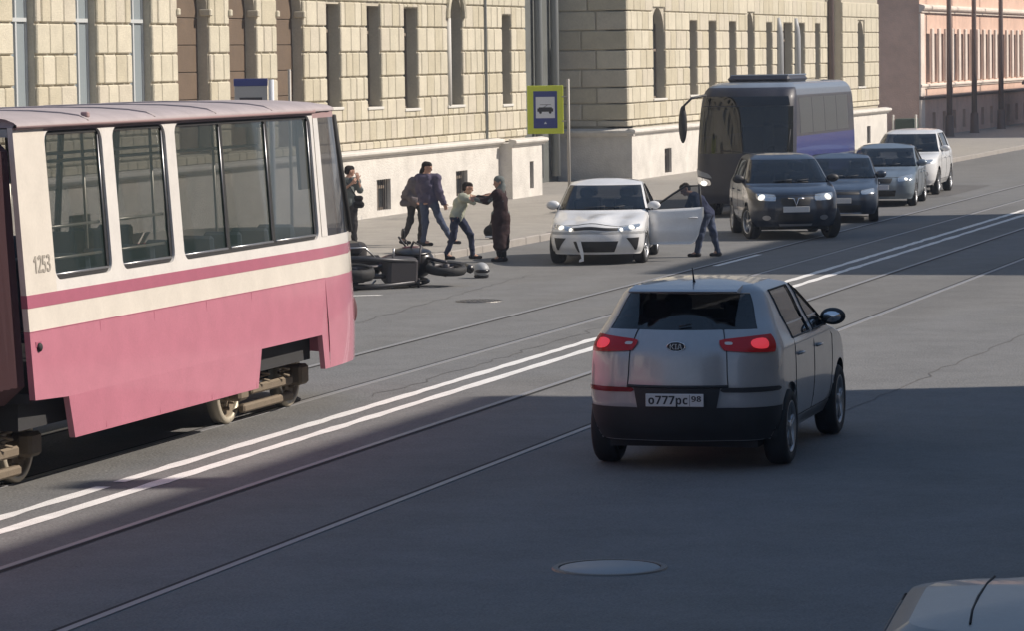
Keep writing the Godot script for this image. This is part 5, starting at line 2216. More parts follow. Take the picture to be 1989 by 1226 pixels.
	# ---- white SUV at the end of the queue
	s = suv_spec("white")
	s.rows = [0.46, 0.8]
	c = build_car("white_suv", "white SUV at the back of the queue", Vector3(-17.12, 0, -95.2), 0.05, s, "cars waiting in the queue")
	r = c[0]
	sk = c[1]
	head_lamp(r, sk, [[0.19, 0.80], [0.285, 0.84], [0.29, 0.94], [0.195, 0.90]], false)
	patch_part("grille", sk, [[-0.17, 0.64], [0.17, 0.64], [0.18, 0.87], [-0.18, 0.87]], 0.006, "black_plastic", r, 12, 4)
	patch_part("air_intake", sk, [[-0.19, 0.30], [0.19, 0.30], [0.17, 0.50], [-0.17, 0.50]], 0.006, "black_plastic", r, 12, 4)
	for side in [1.0, -1.0]:
		patch_part("fog_lamp", sk, [[0.215 if side > 0 else 1.785, 0.50], [0.26 if side > 0 else 1.74, 0.50], [0.26 if side > 0 else 1.74, 0.62], [0.215 if side > 0 else 1.785, 0.62]], 0.008, "chrome", r, 5, 4, 0.8)
	plate_part(r, Transform3D(Basis.IDENTITY, Vector3(0, 0.58, 2.20)), "", "")

	# ---- the light car whose roof shows at the lower right corner
	s = suv_spec("van_grey")
	c = build_car("light_grey_car", "light grey car with only its roof in view at the bottom right corner", Vector3(-1.92, 0, -14.45), PI + 0.09, s)
	r = c[0]
	sk = c[1]
	for side in [1.0, -1.0]:
		var dt := mb(true)
		tube(dt, [Vector3(side * 0.33, 1.668, -0.25), Vector3(side * 0.34, 1.679, -0.5), Vector3(side * 0.35, 1.682, -0.87), Vector3(side * 0.35, 1.678, -1.2), Vector3(side * 0.34, 1.668, -1.45)], 0.005, 6)
		part("roof_joint", dt, "rubber", r)


func build_bus() -> void:
	var r := thing("bus", "dark midibus with a grey and blue-violet side waiting by the pavement", "bus", Vector3(-18.50, 0, -84.95), 0.0)
	r.scale = Vector3(1, 1.03, 1.08)
	var sk := Hull.new()
	sk.tap = 0.0
	sk.side_f = 3.05
	sk.side_r = -3.3
	# half length 3.6: front at z = 3.6
	sk.prof = [
		[0.30, 3.50, -3.5, 1.10, 0.30, 0.2, 0.14, 0.05],
		[0.50, 3.58, -3.6, 1.15, 0.32, 0.2, 0.16, 0.05],
		[1.10, 3.60, -3.6, 1.16, 0.34, 0.2, 0.16, 0.05],
		[1.35, 3.56, -3.6, 1.16, 0.34, 0.2, 0.16, 0.05],
		[2.10, 3.40, -3.58, 1.14, 0.33, 0.2, 0.15, 0.05],
		[2.62, 3.24, -3.55, 1.11, 0.32, 0.2, 0.15, 0.05],
		[2.82, 3.10, -3.5, 1.06, 0.32, 0.2, 0.16, 0.05],
		[2.93, 2.90, -3.45, 0.97, 0.32, 0.2, 0.16, 0.05],
		[2.98, 2.66, -3.35, 0.86, 0.32, 0.2, 0.16, 0.05]]
	var ys := side_rows(0.30, 2.62, 0.08, [1.30, 1.42, 1.78, 2.46])
	ys.append_array([2.70, 2.76, 2.82, 2.88, 2.93, 2.96, 2.98])
	# side stations lie between +-1.8, so the long side is made of few columns: the wheels are set outside them
	var vs := outline_stations([0.3])
	var reg := [["", "", -1.0, 0.30, 1.42, 2.46], ["", "", 1.70, 3.0, 1.42, 2.46],
		["front_panel", "bus_front", -1.0, 0.345, 0.0, 2.86], ["front_panel", "bus_front", 1.655, 3.0, 0.0, 2.86],
		["window_band#l", "bus_grey", 0.345, 0.66, 1.78, 2.70], ["window_band#r", "bus_grey", 1.34, 1.655, 1.78, 2.70],
		["lower_side", "bus_blue", 0.345, 1.655, 0.0, 1.78], ["rear_panel", "bus_grey", 0.66, 1.34, 1.78, 2.7]]
	skin_body(r, sk, ys, vs, reg, "bus_roof", [], 0.45, 0.05)
	patch_part("windscreen", sk, [[-0.30, 1.42], [0.30, 1.42], [0.30, 2.46], [-0.30, 2.46]], -0.006, "bus_glass", r, 20, 10)
	patch_part("destination_panel", sk, [[-0.27, 2.48], [0.27, 2.48], [0.26, 2.68], [-0.26, 2.68]], 0.006, "dark_glass", r, 16, 4)
	# side windows: flat panes along the straight sides
	for side in [1.0, -1.0]:
		var x: float = 1.142 * side
		var z := 2.55
		while z > -2.0:
			var w := mb()
			var xa: float = side * (sk.row(1.84)[3] + 0.004)
			var xm: float = side * (sk.row(2.25)[3] + 0.004)
			var xt: float = side * (sk.row(2.64)[3] + 0.004)
			quad(w, Vector3(xa, 1.84, z), Vector3(xa, 1.84, z - 1.27), Vector3(xm, 2.25, z - 1.27), Vector3(xm, 2.25, z))
			quad(w, Vector3(xm, 2.25, z), Vector3(xm, 2.25, z - 1.27), Vector3(xt, 2.64, z - 1.27), Vector3(xt, 2.64, z))
			part("side_window", w, "bus_side_glass", r)
			z -= 1.32
		var tr := mb()
		box(tr, Vector3(x * 1.012 - 0.01, 1.25, -3.3), Vector3(x * 1.012 + 0.01, 1.28, 3.0))
		part("waist_trim", tr, "bus_roof", r)
		for e in [2.35, -2.1]:
			car_wheel(r, Vector3(side * 1.0, 0.42, e), 0.42, 0.26, side, "rim", 6)
			var wa := mb(true)
			lathe(wa, [Vector2(0.0, 0.0), Vector2(0.5, 0.0), Vector2(0.5, -0.3)], 28, Transform3D(Basis(Vector3.BACK, -side * PI / 2), Vector3(side * 1.166, 0.43, e)))
			part("wheel_arch", wa, "dark_inside", r)
		var lampq := []
		for e in [[0.18, 0.70], [0.30, 0.74], [0.31, 0.92], [0.19, 0.84]]:
			lampq.append([e[0] if side > 0 else 2.0 - e[0], e[1]])
		var hb := patch_part("head_lamp", sk, lampq, 0.006, "chrome", r, 8, 5, 0.5)
		if side < 0:
			var b := mb(true)
			var lp := sk.at(1.77, 0.76)
			ellipsoid(b, lp, Vector3(0.09, 0.06, 0.04), Transform3D.IDENTITY, 8)
			part("bulb", b, "head_light", hb)
		patch_part("lamp_surround", sk, [[0.17 if side > 0 else 1.83, 0.86], [0.31 if side > 0 else 1.69, 0.94], [0.33 if side > 0 else 1.67, 1.10], [0.2 if side > 0 else 1.8, 0.98]], 0.012, "bus_roof", r, 8, 4, 0.4)
		# long drop mirrors
		if side > 0.0:
			continue
		var ma := mb(true)
		tube(ma, [Vector3(side * 0.95, 2.72, 3.1), Vector3(side * 1.2, 2.66, 3.45), Vector3(side * 1.36, 2.5, 3.52), Vector3(side * 1.38, 2.1, 3.5)], 0.03, 8)
		var mi := part("mirror", ma, "black_plastic", r)
		var mh := mb(true)
		ellipsoid(mh, Vector3(side * 1.40, 2.08, 3.5), Vector3(0.10, 0.42, 0.08))
		part("mirror_head", mh, "black_plastic", mi)
	# inside: floor, dashboard, steering wheel, seats, a pale driver's partition
	var fl := mb()
	box(fl, Vector3(-1.05, 0.75, -3.4), Vector3(1.05, 0.85, 3.1))
	part("floor", fl, "dark_inside", r)
	var da := mb()
	cbox(da, Vector3(-1.0, 0.85, 2.6), Vector3(1.0, 1.42, 3.15), 0.08)
	part("dashboard", da, "dark_inside", r)
	var pt := mb()
	prism(pt, PackedVector2Array([Vector2(-0.95, 0.9), Vector2(-0.42, 0.9), Vector2(-0.62, 1.75), Vector2(-0.62, 2.38), Vector2(-0.95, 2.38)]), 2.30, 2.33)
	part("door_panel", pt, "tram_inside", r)
	var wh := mb(true)
	var pts := []
	for k in 25:
		var a := TAU * k / 24
		pts.append(Vector3(0.55 + cos(a) * 0.24, 1.48 + sin(a) * 0.1, 2.5 - sin(a) * 0.2))
	tube(wh, pts, 0.02, 6, false)
	part("steering_wheel", wh, "dark_inside", r)
	for e in [[0.55, 1.95], [0.5, 0.6], [-0.5, 0.6], [0.5, -0.4], [-0.5, -0.4], [0.5, -1.4], [-0.5, -1.4]]:
		var se := mb()
		cbox(se, Vector3(e[0] - 0.28, 1.15, e[1] - 0.28), Vector3(e[0] + 0.28, 1.32, e[1] + 0.25), 0.05)
		cbox(se, Vector3(e[0] - 0.27, 1.3, e[1] - 0.38), Vector3(e[0] + 0.27, 2.0, e[1] - 0.25), 0.05)
		part("seat", se, "seat_dark", r)
	var wp := mb(true)
	tube(wp, [sk.at(0.10, 1.40) + Vector3(0, 0, 0.03), sk.at(-0.12, 1.5) + Vector3(0, 0, 0.04)], 0.012, 6)
	part("wiper", wp, "black_plastic", r)
	wp = mb(true)
	tube(wp, [sk.at(0.26, 1.40) + Vector3(0, 0, 0.03), sk.at(0.28, 1.95) + Vector3(0, 0, 0.04)], 0.012, 6)
	part("wiper", wp, "black_plastic", r)
	# roof hatch and cooling unit
	var ac := mb()
	cbox(ac, Vector3(-0.75, 2.98, 0.0), Vector3(0.75, 3.13, 1.9), 0.07)
	part("cooling_unit", ac, "bus_front", r)
	var acl := mb()
	cbox(acl, Vector3(-0.70, 3.12, -0.1), Vector3(0.70, 3.16, 1.8), 0.02)
	part("cooling_lid", acl, "bus_roof", r)


# ------------------------------------------------------------------ fallen motorcycle
func build_motorcycle() -> void:
	# built upright about its own origin (forward +Z), then laid on its side
	var r := thing("motorcycle", "black touring motorcycle lying on its side on the road beyond the tram", "motorcycle", Vector3(-18.3, 0.0, -56.5))
	var along := Vector3(0.74, 0, -0.67).normalized()
	# forward = along the road towards the white car, the wheels point to the camera
	var fwd := along
	var up_dir := (Vector3(-0.67, 0.0, -0.74) + Vector3.UP * 0.14).normalized()
	up_dir = (up_dir - fwd * up_dir.dot(fwd)).normalized()
	r.basis = Basis(up_dir.cross(fwd), up_dir, fwd)
	r.basis = r.basis * 1.1
	r.position = Vector3(-18.6, 0.30, -56.15) - up_dir * 0.40
	var wheel := func(z: float, rad: float, wid: float) -> void:
		var w := Node3D.new()
		w.name = "wheel"
		r.add_child(w, true)
		w.position = Vector3(0, rad, z)
		var t := Transform3D(Basis(Vector3.BACK, -PI / 2), Vector3.ZERO)
		var ty := mb(true)
		lathe(ty, [Vector2(rad * 0.72, -wid * 0.4), Vector2(rad * 0.9, -wid * 0.5), Vector2(rad, -wid * 0.2), Vector2(rad, wid * 0.2), Vector2(rad * 0.9, wid * 0.5), Vector2(rad * 0.72, wid * 0.4), Vector2(rad * 0.72, -wid * 0.4)], 30, t)
		part("tyre", ty, "rubber", w)
		var rm := mb(true)
		lathe(rm, [Vector2(rad * 0.73, -wid * 0.3), Vector2(rad * 0.66, -wid * 0.25), Vector2(rad * 0.66, wid * 0.25), Vector2(rad * 0.73, wid * 0.3)], 30, t)
		for k in 6:
			var a := TAU * k / 6
			tube(rm, [Vector3(0, cos(a), sin(a)) * rad * 0.1, Vector3(0, cos(a), sin(a)) * rad * 0.68], 0.016, 6)
		lathe(rm, [Vector2(0, -0.07), Vector2(0.05, -0.07), Vector2(0.05, 0.07), Vector2(0, 0.07)], 14, t)
		part("rim", rm, "bike_grey", w)
		var bd := mb(true)
		lathe(bd, [Vector2(rad * 0.3, 0.075), Vector2(rad * 0.52, 0.075), Vector2(rad * 0.52, 0.08), Vector2(rad * 0.3, 0.08)], 24, t)
		part("brake_disc", bd, "steel", w)
	wheel.call(0.78, 0.31, 0.13)
	wheel.call(-0.72, 0.31, 0.18)
	var fk := mb(true)
	for sx in [-0.1, 0.1]:
		tube(fk, [Vector3(sx, 0.31, 0.78), Vector3(sx, 0.98, 0.50)], 0.026, 8)
	part("fork", fk, "bike_grey", r)
	var fm := mb(true)
	var pts := []
	for k in 9:
		var a := lerpf(-0.4, 1.9, k / 8.0)
		pts.append(Vector3(0, 0.31 + sin(a) * 0.36, 0.78 + cos(a) * 0.36))
	tube(fm, pts, 0.06, 8)
	part("mudguard", fm, "bike_black", r)
	var en := mb()
	cbox(en, Vector3(-0.2, 0.18, -0.22), Vector3(0.2, 0.48, 0.28), 0.05)
	cbox(en, Vector3(-0.14, 0.46, 0.0), Vector3(0.14, 0.66, 0.26), 0.03)
	for k in 5:
		box(en, Vector3(-0.17, 0.48 + k * 0.035, -0.02), Vector3(0.17, 0.49 + k * 0.035, 0.28))
	part("engine", en, "bike_grey", r)
	var tk := mb(true)
	ellipsoid(tk, Vector3(0, 0.80, 0.16), Vector3(0.16, 0.14, 0.31))
	part("fuel_tank", tk, "bike_red", r)
	var st := mb()
	cbox(st, Vector3(-0.15, 0.76, -0.62), Vector3(0.15, 0.86, -0.08), 0.04)
	part("saddle", st, "bike_black", r)
	var fa := mb(true)
	ellipsoid(fa, Vector3(0, 0.88, 0.56), Vector3(0.24, 0.25, 0.26))
	part("fairing", fa, "bike_black", r)
	var sc := mb(true)
	ellipsoid(sc, Vector3(0, 1.12, 0.56), Vector3(0.17, 0.17, 0.12))
	part("windshield", sc, "dark_glass", r)
	for sx in [-1.0, 1.0]:
		var sf := mb(true)
		ellipsoid(sf, Vector3(sx * 0.22, 0.60, 0.34), Vector3(0.06, 0.24, 0.30))
		part("side_fairing", sf, "bike_black", r)
		var pn := mb()
		cbox(pn, Vector3(sx * 0.30 - 0.10, 0.48, -0.95), Vector3(sx * 0.30 + 0.10, 0.80, -0.50), 0.06)
		part("pannier", pn, "bike_black", r)
		var rs := mb(true)
		ellipsoid(rs, Vector3(sx * 0.275, 0.66, 0.36), Vector3(0.02, 0.05, 0.16))
		part("side_stripe", rs, "bike_red", r)
		var xp := mb(true)
		tube(xp, [Vector3(sx * 0.10, 0.4, 0.25), Vector3(sx * 0.16, 0.2, 0.2), Vector3(sx * 0.2, 0.2, -0.35), Vector3(sx * 0.22, 0.32, -0.95)], [0.025, 0.03, 0.035, 0.05], 10)
		part("exhaust", xp, "dark_rim", r)
		var ft := mb(true)
		tube(ft, [Vector3(sx * 0.18, 0.3, -0.1), Vector3(sx * 0.34, 0.3, -0.1)], 0.018, 6)
		part("foot_peg", ft, "steel", r)
		var mr := mb(true)
		tube(mr, [Vector3(sx * 0.24, 1.0, 0.45), Vector3(sx * 0.36, 1.12, 0.42)], 0.01, 6)
		ellipsoid(mr, Vector3(sx * 0.40, 1.14, 0.42), Vector3(0.08, 0.05, 0.025))
		part("mirror", mr, "bike_black", r)
	var tc := mb()
	cbox(tc, Vector3(-0.2, 0.84, -0.98), Vector3(0.2, 1.06, -0.62), 0.06)
	part("top_case", tc, "bike_black", r)
	for sx in [-1.0, 1.0]:
		var cb := mb(true)
		tube(cb, [Vector3(sx * 0.12, 0.24, 0.3), Vector3(sx * 0.36, 0.34, 0.36), Vector3(sx * 0.38, 0.56, 0.34), Vector3(sx * 0.14, 0.7, 0.3)], 0.018, 8)
		part("crash_bar", cb, "bike_grey", r)
		var pb := mb(true)
		tube(pb, [Vector3(sx * 0.16, 0.45, -0.3), Vector3(sx * 0.34, 0.44, -0.5), Vector3(sx * 0.34, 0.44, -0.95), Vector3(sx * 0.12, 0.6, -0.98)], 0.014, 8)
		part("luggage_frame", pb, "steel", r)
	var lr := mb(true)
	tube(lr, [Vector3(-0.3, 0.97, -0.36), Vector3(-0.26, 0.98, -0.36), Vector3(0.26, 0.98, -0.36), Vector3(0.3, 0.97, -0.36)], [0.09, 0.12, 0.12, 0.09], 12)
	part("luggage_roll", lr, "cloth_charcoal", r)
	var cn := mb(true)
	tube(cn, [Vector3(0.1, 0.31, -0.72), Vector3(0.1, 0.36, -0.4), Vector3(0.1, 0.36, -0.1)], 0.02, 6)
	part("chain_guard", cn, "bike_black", r)
	var hb := mb(true)
	tube(hb, [Vector3(-0.38, 0.98, 0.28), Vector3(-0.2, 1.02, 0.44), Vector3(0.2, 1.02, 0.44), Vector3(0.38, 0.98, 0.28)], 0.016, 8)
	part("handlebar", hb, "bike_grey", r)
	var hl := mb(true)
	ellipsoid(hl, Vector3(0, 0.88, 0.79), Vector3(0.11, 0.08, 0.05))
	part("head_lamp", hl, "lamp_glass", r)
	var fr := mb(true)
	tube(fr, [Vector3(0, 0.95, 0.5), Vector3(0, 0.7, 0.1), Vector3(0, 0.62, -0.4), Vector3(0, 0.72, -0.8)], 0.035, 8)
	tube(fr, [Vector3(0.07, 0.32, -0.1), Vector3(0.07, 0.31, -0.72)], 0.03, 8)
	part("frame", fr, "bike_grey", r)


# ------------------------------------------------------------------ people
# smooth union of tapered capsules, meshed as surface nets; bones: [a, b, ra, rb]
var fold_noise := FastNoiseLite.new()


func flesh(st: SurfaceTool, bones: Array, cell: float, k: float, folds := 0.0) -> void:
	var lo := Vector3.ONE * 1e9
	var hi := Vector3.ONE * -1e9
	for b in bones:
		for e in [[b[0], b[2]], [b[1], b[3]]]:
			lo = lo.min(e[0] - Vector3.ONE * (e[1] + cell * 2.5))
			hi = hi.max(e[0] + Vector3.ONE * (e[1] + cell * 2.5))
	var nx := int(ceil((hi.x - lo.x) / cell)) + 1
	var ny := int(ceil((hi.y - lo.y) / cell)) + 1
	var nz := int(ceil((hi.z - lo.z) / cell)) + 1
	var f := PackedFloat32Array()
	f.resize(nx * ny * nz)
	f.fill(1.0)
	var reach := k + cell * 2.0
	for b in bones:
		var a: Vector3 = b[0]
		var ba: Vector3 = b[1] - a
		var ra: float = b[2]
		var dr: float = b[3] - ra
		var l2 := maxf(ba.length_squared(), 1e-9)
		var mr: float = maxf(b[2], b[3]) + reach
		var c0: Vector3 = (a.min(b[1]) - Vector3.ONE * mr - lo) / cell
		var c1: Vector3 = (a.max(b[1]) + Vector3.ONE * mr - lo) / cell
		for iy in range(maxi(0, int(c0.y)), mini(ny - 1, int(c1.y) + 1) + 1):
			for iz in range(maxi(0, int(c0.z)), mini(nz - 1, int(c1.z) + 1) + 1):
				var base := (iy * nz + iz) * nx
				for ix in range(maxi(0, int(c0.x)), mini(nx - 1, int(c1.x) + 1) + 1):
					var p := lo + Vector3(ix, iy, iz) * cell - a
					var t := clampf(p.dot(ba) / l2, 0.0, 1.0)
					var d := (p - ba * t).length() - (ra + dr * t)
					var o := f[base + ix]
					var h := k - absf(o - d)
					var m := minf(o, d)
					if h > 0.0:
						m -= h * h / (4.0 * k)
					f[base + ix] = m
	var vid := PackedInt32Array()
	vid.resize(nx * ny * nz)
	vid.fill(-1)
	var verts := PackedVector3Array()
	var sx := 1
	var sz := nx
	var sy := nx * nz
	var corner := [0, sx, sy, sx + sy, sz, sx + sz, sy + sz, sx + sy + sz]
	var cpos := [Vector3(0, 0, 0), Vector3(1, 0, 0), Vector3(0, 1, 0), Vector3(1, 1, 0), Vector3(0, 0, 1), Vector3(1, 0, 1), Vector3(0, 1, 1), Vector3(1, 1, 1)]
	var edges := [[0, 1], [2, 3], [4, 5], [6, 7], [0, 2], [1, 3], [4, 6], [5, 7], [0, 4], [1, 5], [2, 6], [3, 7]]
	for iy in ny - 1:
		for iz in nz - 1:
			var base := (iy * nz + iz) * nx
			for ix in nx - 1:
				var i := base + ix
				var v0 := f[i]
				if v0 > cell * 2.2 or v0 < -cell * 2.2:
					continue
				var mask := 0
				for q in 8:
					if f[i + corner[q]] < 0.0:
						mask |= 1 << q
				if mask == 0 or mask == 255:
					continue
				var sum := Vector3.ZERO
				var n := 0
				for e in edges:
					var fa := f[i + corner[e[0]]]
					var fb := f[i + corner[e[1]]]
					if (fa < 0.0) != (fb < 0.0):
						sum += cpos[e[0]].lerp(cpos[e[1]], fa / (fa - fb))
						n += 1
				vid[i] = verts.size()
				var at := lo + (Vector3(ix, iy, iz) + sum / n) * cell
				if folds > 0.0:
					at += Vector3(fold_noise.get_noise_3dv(at), 0.3 * fold_noise.get_noise_3dv(at + Vector3(7, 0, 0)), fold_noise.get_noise_3dv(at + Vector3(0, 0, 9))) * folds
				verts.append(at)
	for iy in range(1, ny - 1):
		for iz in range(1, nz - 1):
			var base := (iy * nz + iz) * nx
			for ix in range(1, nx - 1):
				var i := base + ix
				if vid[i] < 0 and vid[i - sx] < 0 and vid[i - sy] < 0 and vid[i - sz] < 0:
					continue
				var inside := f[i] < 0.0
				for e in [[sx, sy, sz], [sy, sz, sx], [sz, sx, sy]]:
					if (f[i + e[0]] < 0.0) == inside:
						continue
					var a: int = vid[i]
					var b: int = vid[i - e[1]]
					var c: int = vid[i - e[1] - e[2]]
					var d: int = vid[i - e[2]]
					if a < 0 or b < 0 or c < 0 or d < 0:
						continue
					if inside:
						quad(st, verts[a], verts[d], verts[c], verts[b])
					else:
						quad(st, verts[a], verts[b], verts[c], verts[d])


func hand_bones(w: Vector3, dir: Vector3, side_dir: Vector3, curl: float) -> Array:
	# w wrist, dir along the palm, side_dir towards the thumb
	var d := dir.normalized()
	var s := (side_dir - d * side_dir.dot(d)).normalized()
	var n := d.cross(s)
	var out := []
	for k in 4:
		var o := s * (0.027 - 0.018 * k)
		out.append([w + o * 0.6, w + d * 0.085 + o, 0.017, 0.013])
		var len: float = [0.068, 0.078, 0.072, 0.055][k]
		var a := w + d * 0.088 + o * 1.15
		var b := a + (d * cos(curl) + n * sin(curl)) * len * 0.55
		var c := b + (d * cos(curl * 2.2) + n * sin(curl * 2.2)) * len * 0.5
		out.append([a, b, 0.0095, 0.0088])
		out.append([b, c, 0.0088, 0.0075])
	var t0 := w + d * 0.025 + s * 0.026
	var t1 := t0 + (d * 0.6 + s * 0.8).normalized() * 0.04
	out.append([t0, t1, 0.014, 0.0105])
	out.append([t1, t1 + (d * 0.9 + s * 0.3 + n * 0.2).normalized() * 0.034, 0.0105, 0.0085])
	return out


# joints are given in the person's own frame: x to the right in the picture, y up, z towards the viewer
func person(label: String, at: Vector3, size: float, J: Dictionary, wear: Dictionary) -> Node3D:
	var r := thing("person", label, "person", at, 0.288)
	r.scale = Vector3.ONE * size
	var D := {"pelvis": Vector3(0, 0.94, 0), "chest": Vector3(0, 1.26, 0), "neck": Vector3(0, 1.47, 0), "head": Vector3(0, 1.62, 0), "look": Vector3(0, 0, 1),
		"sa": Vector3(-0.18, 1.41, 0), "ea": Vector3(-0.24, 1.13, 0), "wa": Vector3(-0.24, 0.88, 0.05), "sb": Vector3(0.18, 1.41, 0), "eb": Vector3(0.24, 1.13, 0), "wb": Vector3(0.24, 0.88, 0.05),
		"ha": Vector3(-0.09, 0.93, 0), "ka": Vector3(-0.1, 0.5, 0.02), "fa": Vector3(-0.1, 0.085, -0.02), "ta": Vector3(-0.11, 0.035, 0.16),
		"hb": Vector3(0.09, 0.93, 0), "kb": Vector3(0.1, 0.5, 0.02), "fb": Vector3(0.1, 0.085, -0.02), "tb": Vector3(0.11, 0.035, 0.16)}
	for k in J:
		D[k] = J[k]
	var look: Vector3 = D.look.normalized()
	# body: one continuous surface
	var body := mb(true)
	var B := [[D.pelvis, D.chest, 0.105, 0.11], [D.chest, D.neck, 0.11, 0.055], [D.neck, D.head - Vector3(0, 0.03, 0), 0.052, 0.05], [D.sa, D.sb, 0.062, 0.062], [D.ha, D.hb, 0.095, 0.095]]
	for s in ["a", "b"]:
		B.append([D["s" + s], D["e" + s], 0.05, 0.038])
		B.append([D["e" + s], D["w" + s], 0.038, 0.026])
		B.append([D["h" + s], D["k" + s], 0.08, 0.052])
		B.append([D["k" + s], D["f" + s], 0.05, 0.035])
		B.append([D["f" + s], D["t" + s], 0.04, 0.028])
	flesh(body, B, 0.024, 0.05)
	var up: Vector3 = (D.head - D.neck).normalized()
	up = (up - look * up.dot(look)).normalized()
	var side := up.cross(look)
	var H := func(x: float, y: float, z: float) -> Vector3: return D.head + side * x + up * y + look * z
	flesh(body, [[H.call(0, 0.03, -0.025), H.call(0, 0.035, 0.015), 0.083, 0.08], [H.call(0, -0.03, 0.03), H.call(0, -0.065, 0.045), 0.062, 0.044], [H.call(0, 0.02, 0.085), H.call(0, -0.022, 0.108), 0.011, 0.016], [H.call(-0.03, 0.035, 0.075), H.call(0.03, 0.035, 0.075), 0.02, 0.02], [H.call(-0.02, -0.055, 0.078), H.call(0.02, -0.055, 0.078), 0.013, 0.013], [H.call(0.083, -0.012, -0.005), H.call(0.088, 0.022, -0.012), 0.013, 0.015], [H.call(-0.083, -0.012, -0.005), H.call(-0.088, 0.022, -0.012), 0.013, 0.015], [H.call(0, -0.06, 0), D.neck, 0.055, 0.053]], 0.013, 0.02)
	for s in ["a", "b"]:
		var dir: Vector3 = D.get("d" + s, (D["w" + s] - D["e" + s]))
		flesh(body, hand_bones(D["w" + s], dir, D.get("th" + s, look), D.get("curl", 0.5)), 0.0085, 0.008)
	part("body", body, "skin", r)
	for sx in [-1.0, 1.0]:
		var ey := mb(true)
		ellipsoid(ey, H.call(sx * 0.032, 0.012, 0.083), Vector3.ONE * 0.011, Transform3D.IDENTITY, 6)
		part("eye", ey, "cloth_black", r)
	# hair
	var hair := mb(true)
	var HB := [[H.call(0, 0.045, -0.035), H.call(0, 0.06, 0.02), 0.088, 0.076], [H.call(0, -0.01, -0.06), H.call(0, 0.04, -0.04), 0.062, 0.08]]
	if wear.has("long_hair"):
		HB.append([H.call(0, -0.02, -0.06), H.call(0, -0.2, -0.07), 0.075, 0.05])
	flesh(hair, HB, 0.016, 0.03)
	part("hair", hair, wear.get("hair", "hair_dark"), r)
	# clothes
	var tw: float = wear.get("thick", 0.022)
	var jk := mb(true)
	var top := [[D.pelvis + Vector3(0, 0.02, 0), D.chest, 0.108 + tw, 0.115 + tw], [D.chest, D.chest.lerp(D.neck, 0.75), 0.112 + tw, 0.06 + tw], [D.sa, D.sb, 0.062 + tw, 0.062 + tw], [D.ha + Vector3(0, 0.03, 0), D.hb + Vector3(0, 0.03, 0), 0.085 + tw, 0.085 + tw]]
	for s in ["a", "b"]:
		top.append([D["s" + s], D["e" + s], 0.05 + tw, 0.042 + tw])
		if not wear.get("short_sleeves", false):
			top.append([D["e" + s], D["e" + s].lerp(D["w" + s], 0.93), 0.042 + tw, 0.03 + tw])
	flesh(jk, top, 0.02, 0.05, 0.03)
	part(wear.get("top_name", "jacket"), jk, wear.top, r)
	var tr := mb(true)
	var leg := [[D.ha, D.hb, 0.105, 0.105]]
	for s in ["a", "b"]:
		leg.append([D["h" + s], D["k" + s], 0.098, 0.072])
		leg.append([D["k" + s], D["f" + s] + Vector3(0, 0.015, 0), 0.07, 0.056])
	flesh(tr, leg, 0.02, 0.045, 0.026)
	part("trousers", tr, wear.legs, r)
	for s in ["a", "b"]:
		var sh := mb(true)
		var f: Vector3 = D["f" + s]
		var t: Vector3 = D["t" + s]
		var heel := f - (t - f) * Vector3(0.3, 0, 0.3) - Vector3(0, 0.04, 0)
		flesh(sh, [[heel, t + Vector3(0, 0.005, 0), 0.042, 0.036], [f, f - Vector3(0, 0.03, 0), 0.05, 0.05]], 0.016, 0.03)
		part("shoe", sh, wear.get("shoes", "shoe_dark"), r)
	if wear.has("coat"):
		var ct := mb(true)
		var hem: float = wear.hem
		var cb := [[D.pelvis, D.chest, 0.15, 0.15], [D.sa, D.sb, 0.1, 0.1]]
		for s in ["a", "b"]:
			var low: Vector3 = D["k" + s].lerp(D["f" + s], hem)
			cb.append([D["h" + s], low, 0.11, 0.11])
			cb.append([D["h" + s] * Vector3(0.3, 1, 1), low * Vector3(0.2, 1, 1), 0.12, 0.125])
			cb.append([D["s" + s], D["e" + s], 0.075, 0.065])
			cb.append([D["e" + s], D["e" + s].lerp(D["w" + s], 0.9), 0.065, 0.055])
		flesh(ct, cb, 0.022, 0.06, 0.018)
		part("coat", ct, wear.coat, r)
	if wear.has("hood"):
		var hd := mb(true)
		flesh(hd, [[H.call(0, 0.05, -0.03), H.call(0, 0.06, 0.0), 0.1, 0.095], [H.call(0, -0.08, -0.05), D.neck, 0.09, 0.1]], 0.02, 0.04)
		part("headscarf", hd, wear.hood, r)
	if wear.has("bag"):
		var bg := mb(true)
		var p: Vector3 = wear.bag
		flesh(bg, [[p + Vector3(-0.06, -0.08, 0), p + Vector3(0.06, -0.08, 0), 0.075, 0.075], [p + Vector3(-0.05, 0.06, 0), p + Vector3(0.05, 0.06, 0), 0.06, 0.06]], 0.02, 0.04)
		part("shoulder_bag", bg, wear.get("bag_mat", "cloth_black"), r)
		var sp := mb(true)
		tube(sp, [p + Vector3(-0.03, 0.08, 0.03), D.chest + Vector3(0.02, 0.05, 0.15), D.sa + Vector3(0.06, 0.09, 0.02)], 0.012, 6)
		part("bag_strap", sp, wear.get("bag_mat", "cloth_black"), r)
	if wear.has("phone"):
		var ph := mb()
		cbox(ph, wear.phone + Vector3(-0.01, -0.07, -0.035), wear.phone + Vector3(0.0, 0.07, 0.035), 0.004)
		part("held_phone", ph, "cloth_black", r)
	return r


func V(x: float, y: float, z: float) -> Vector3:
	return Vector3(x, y, z)


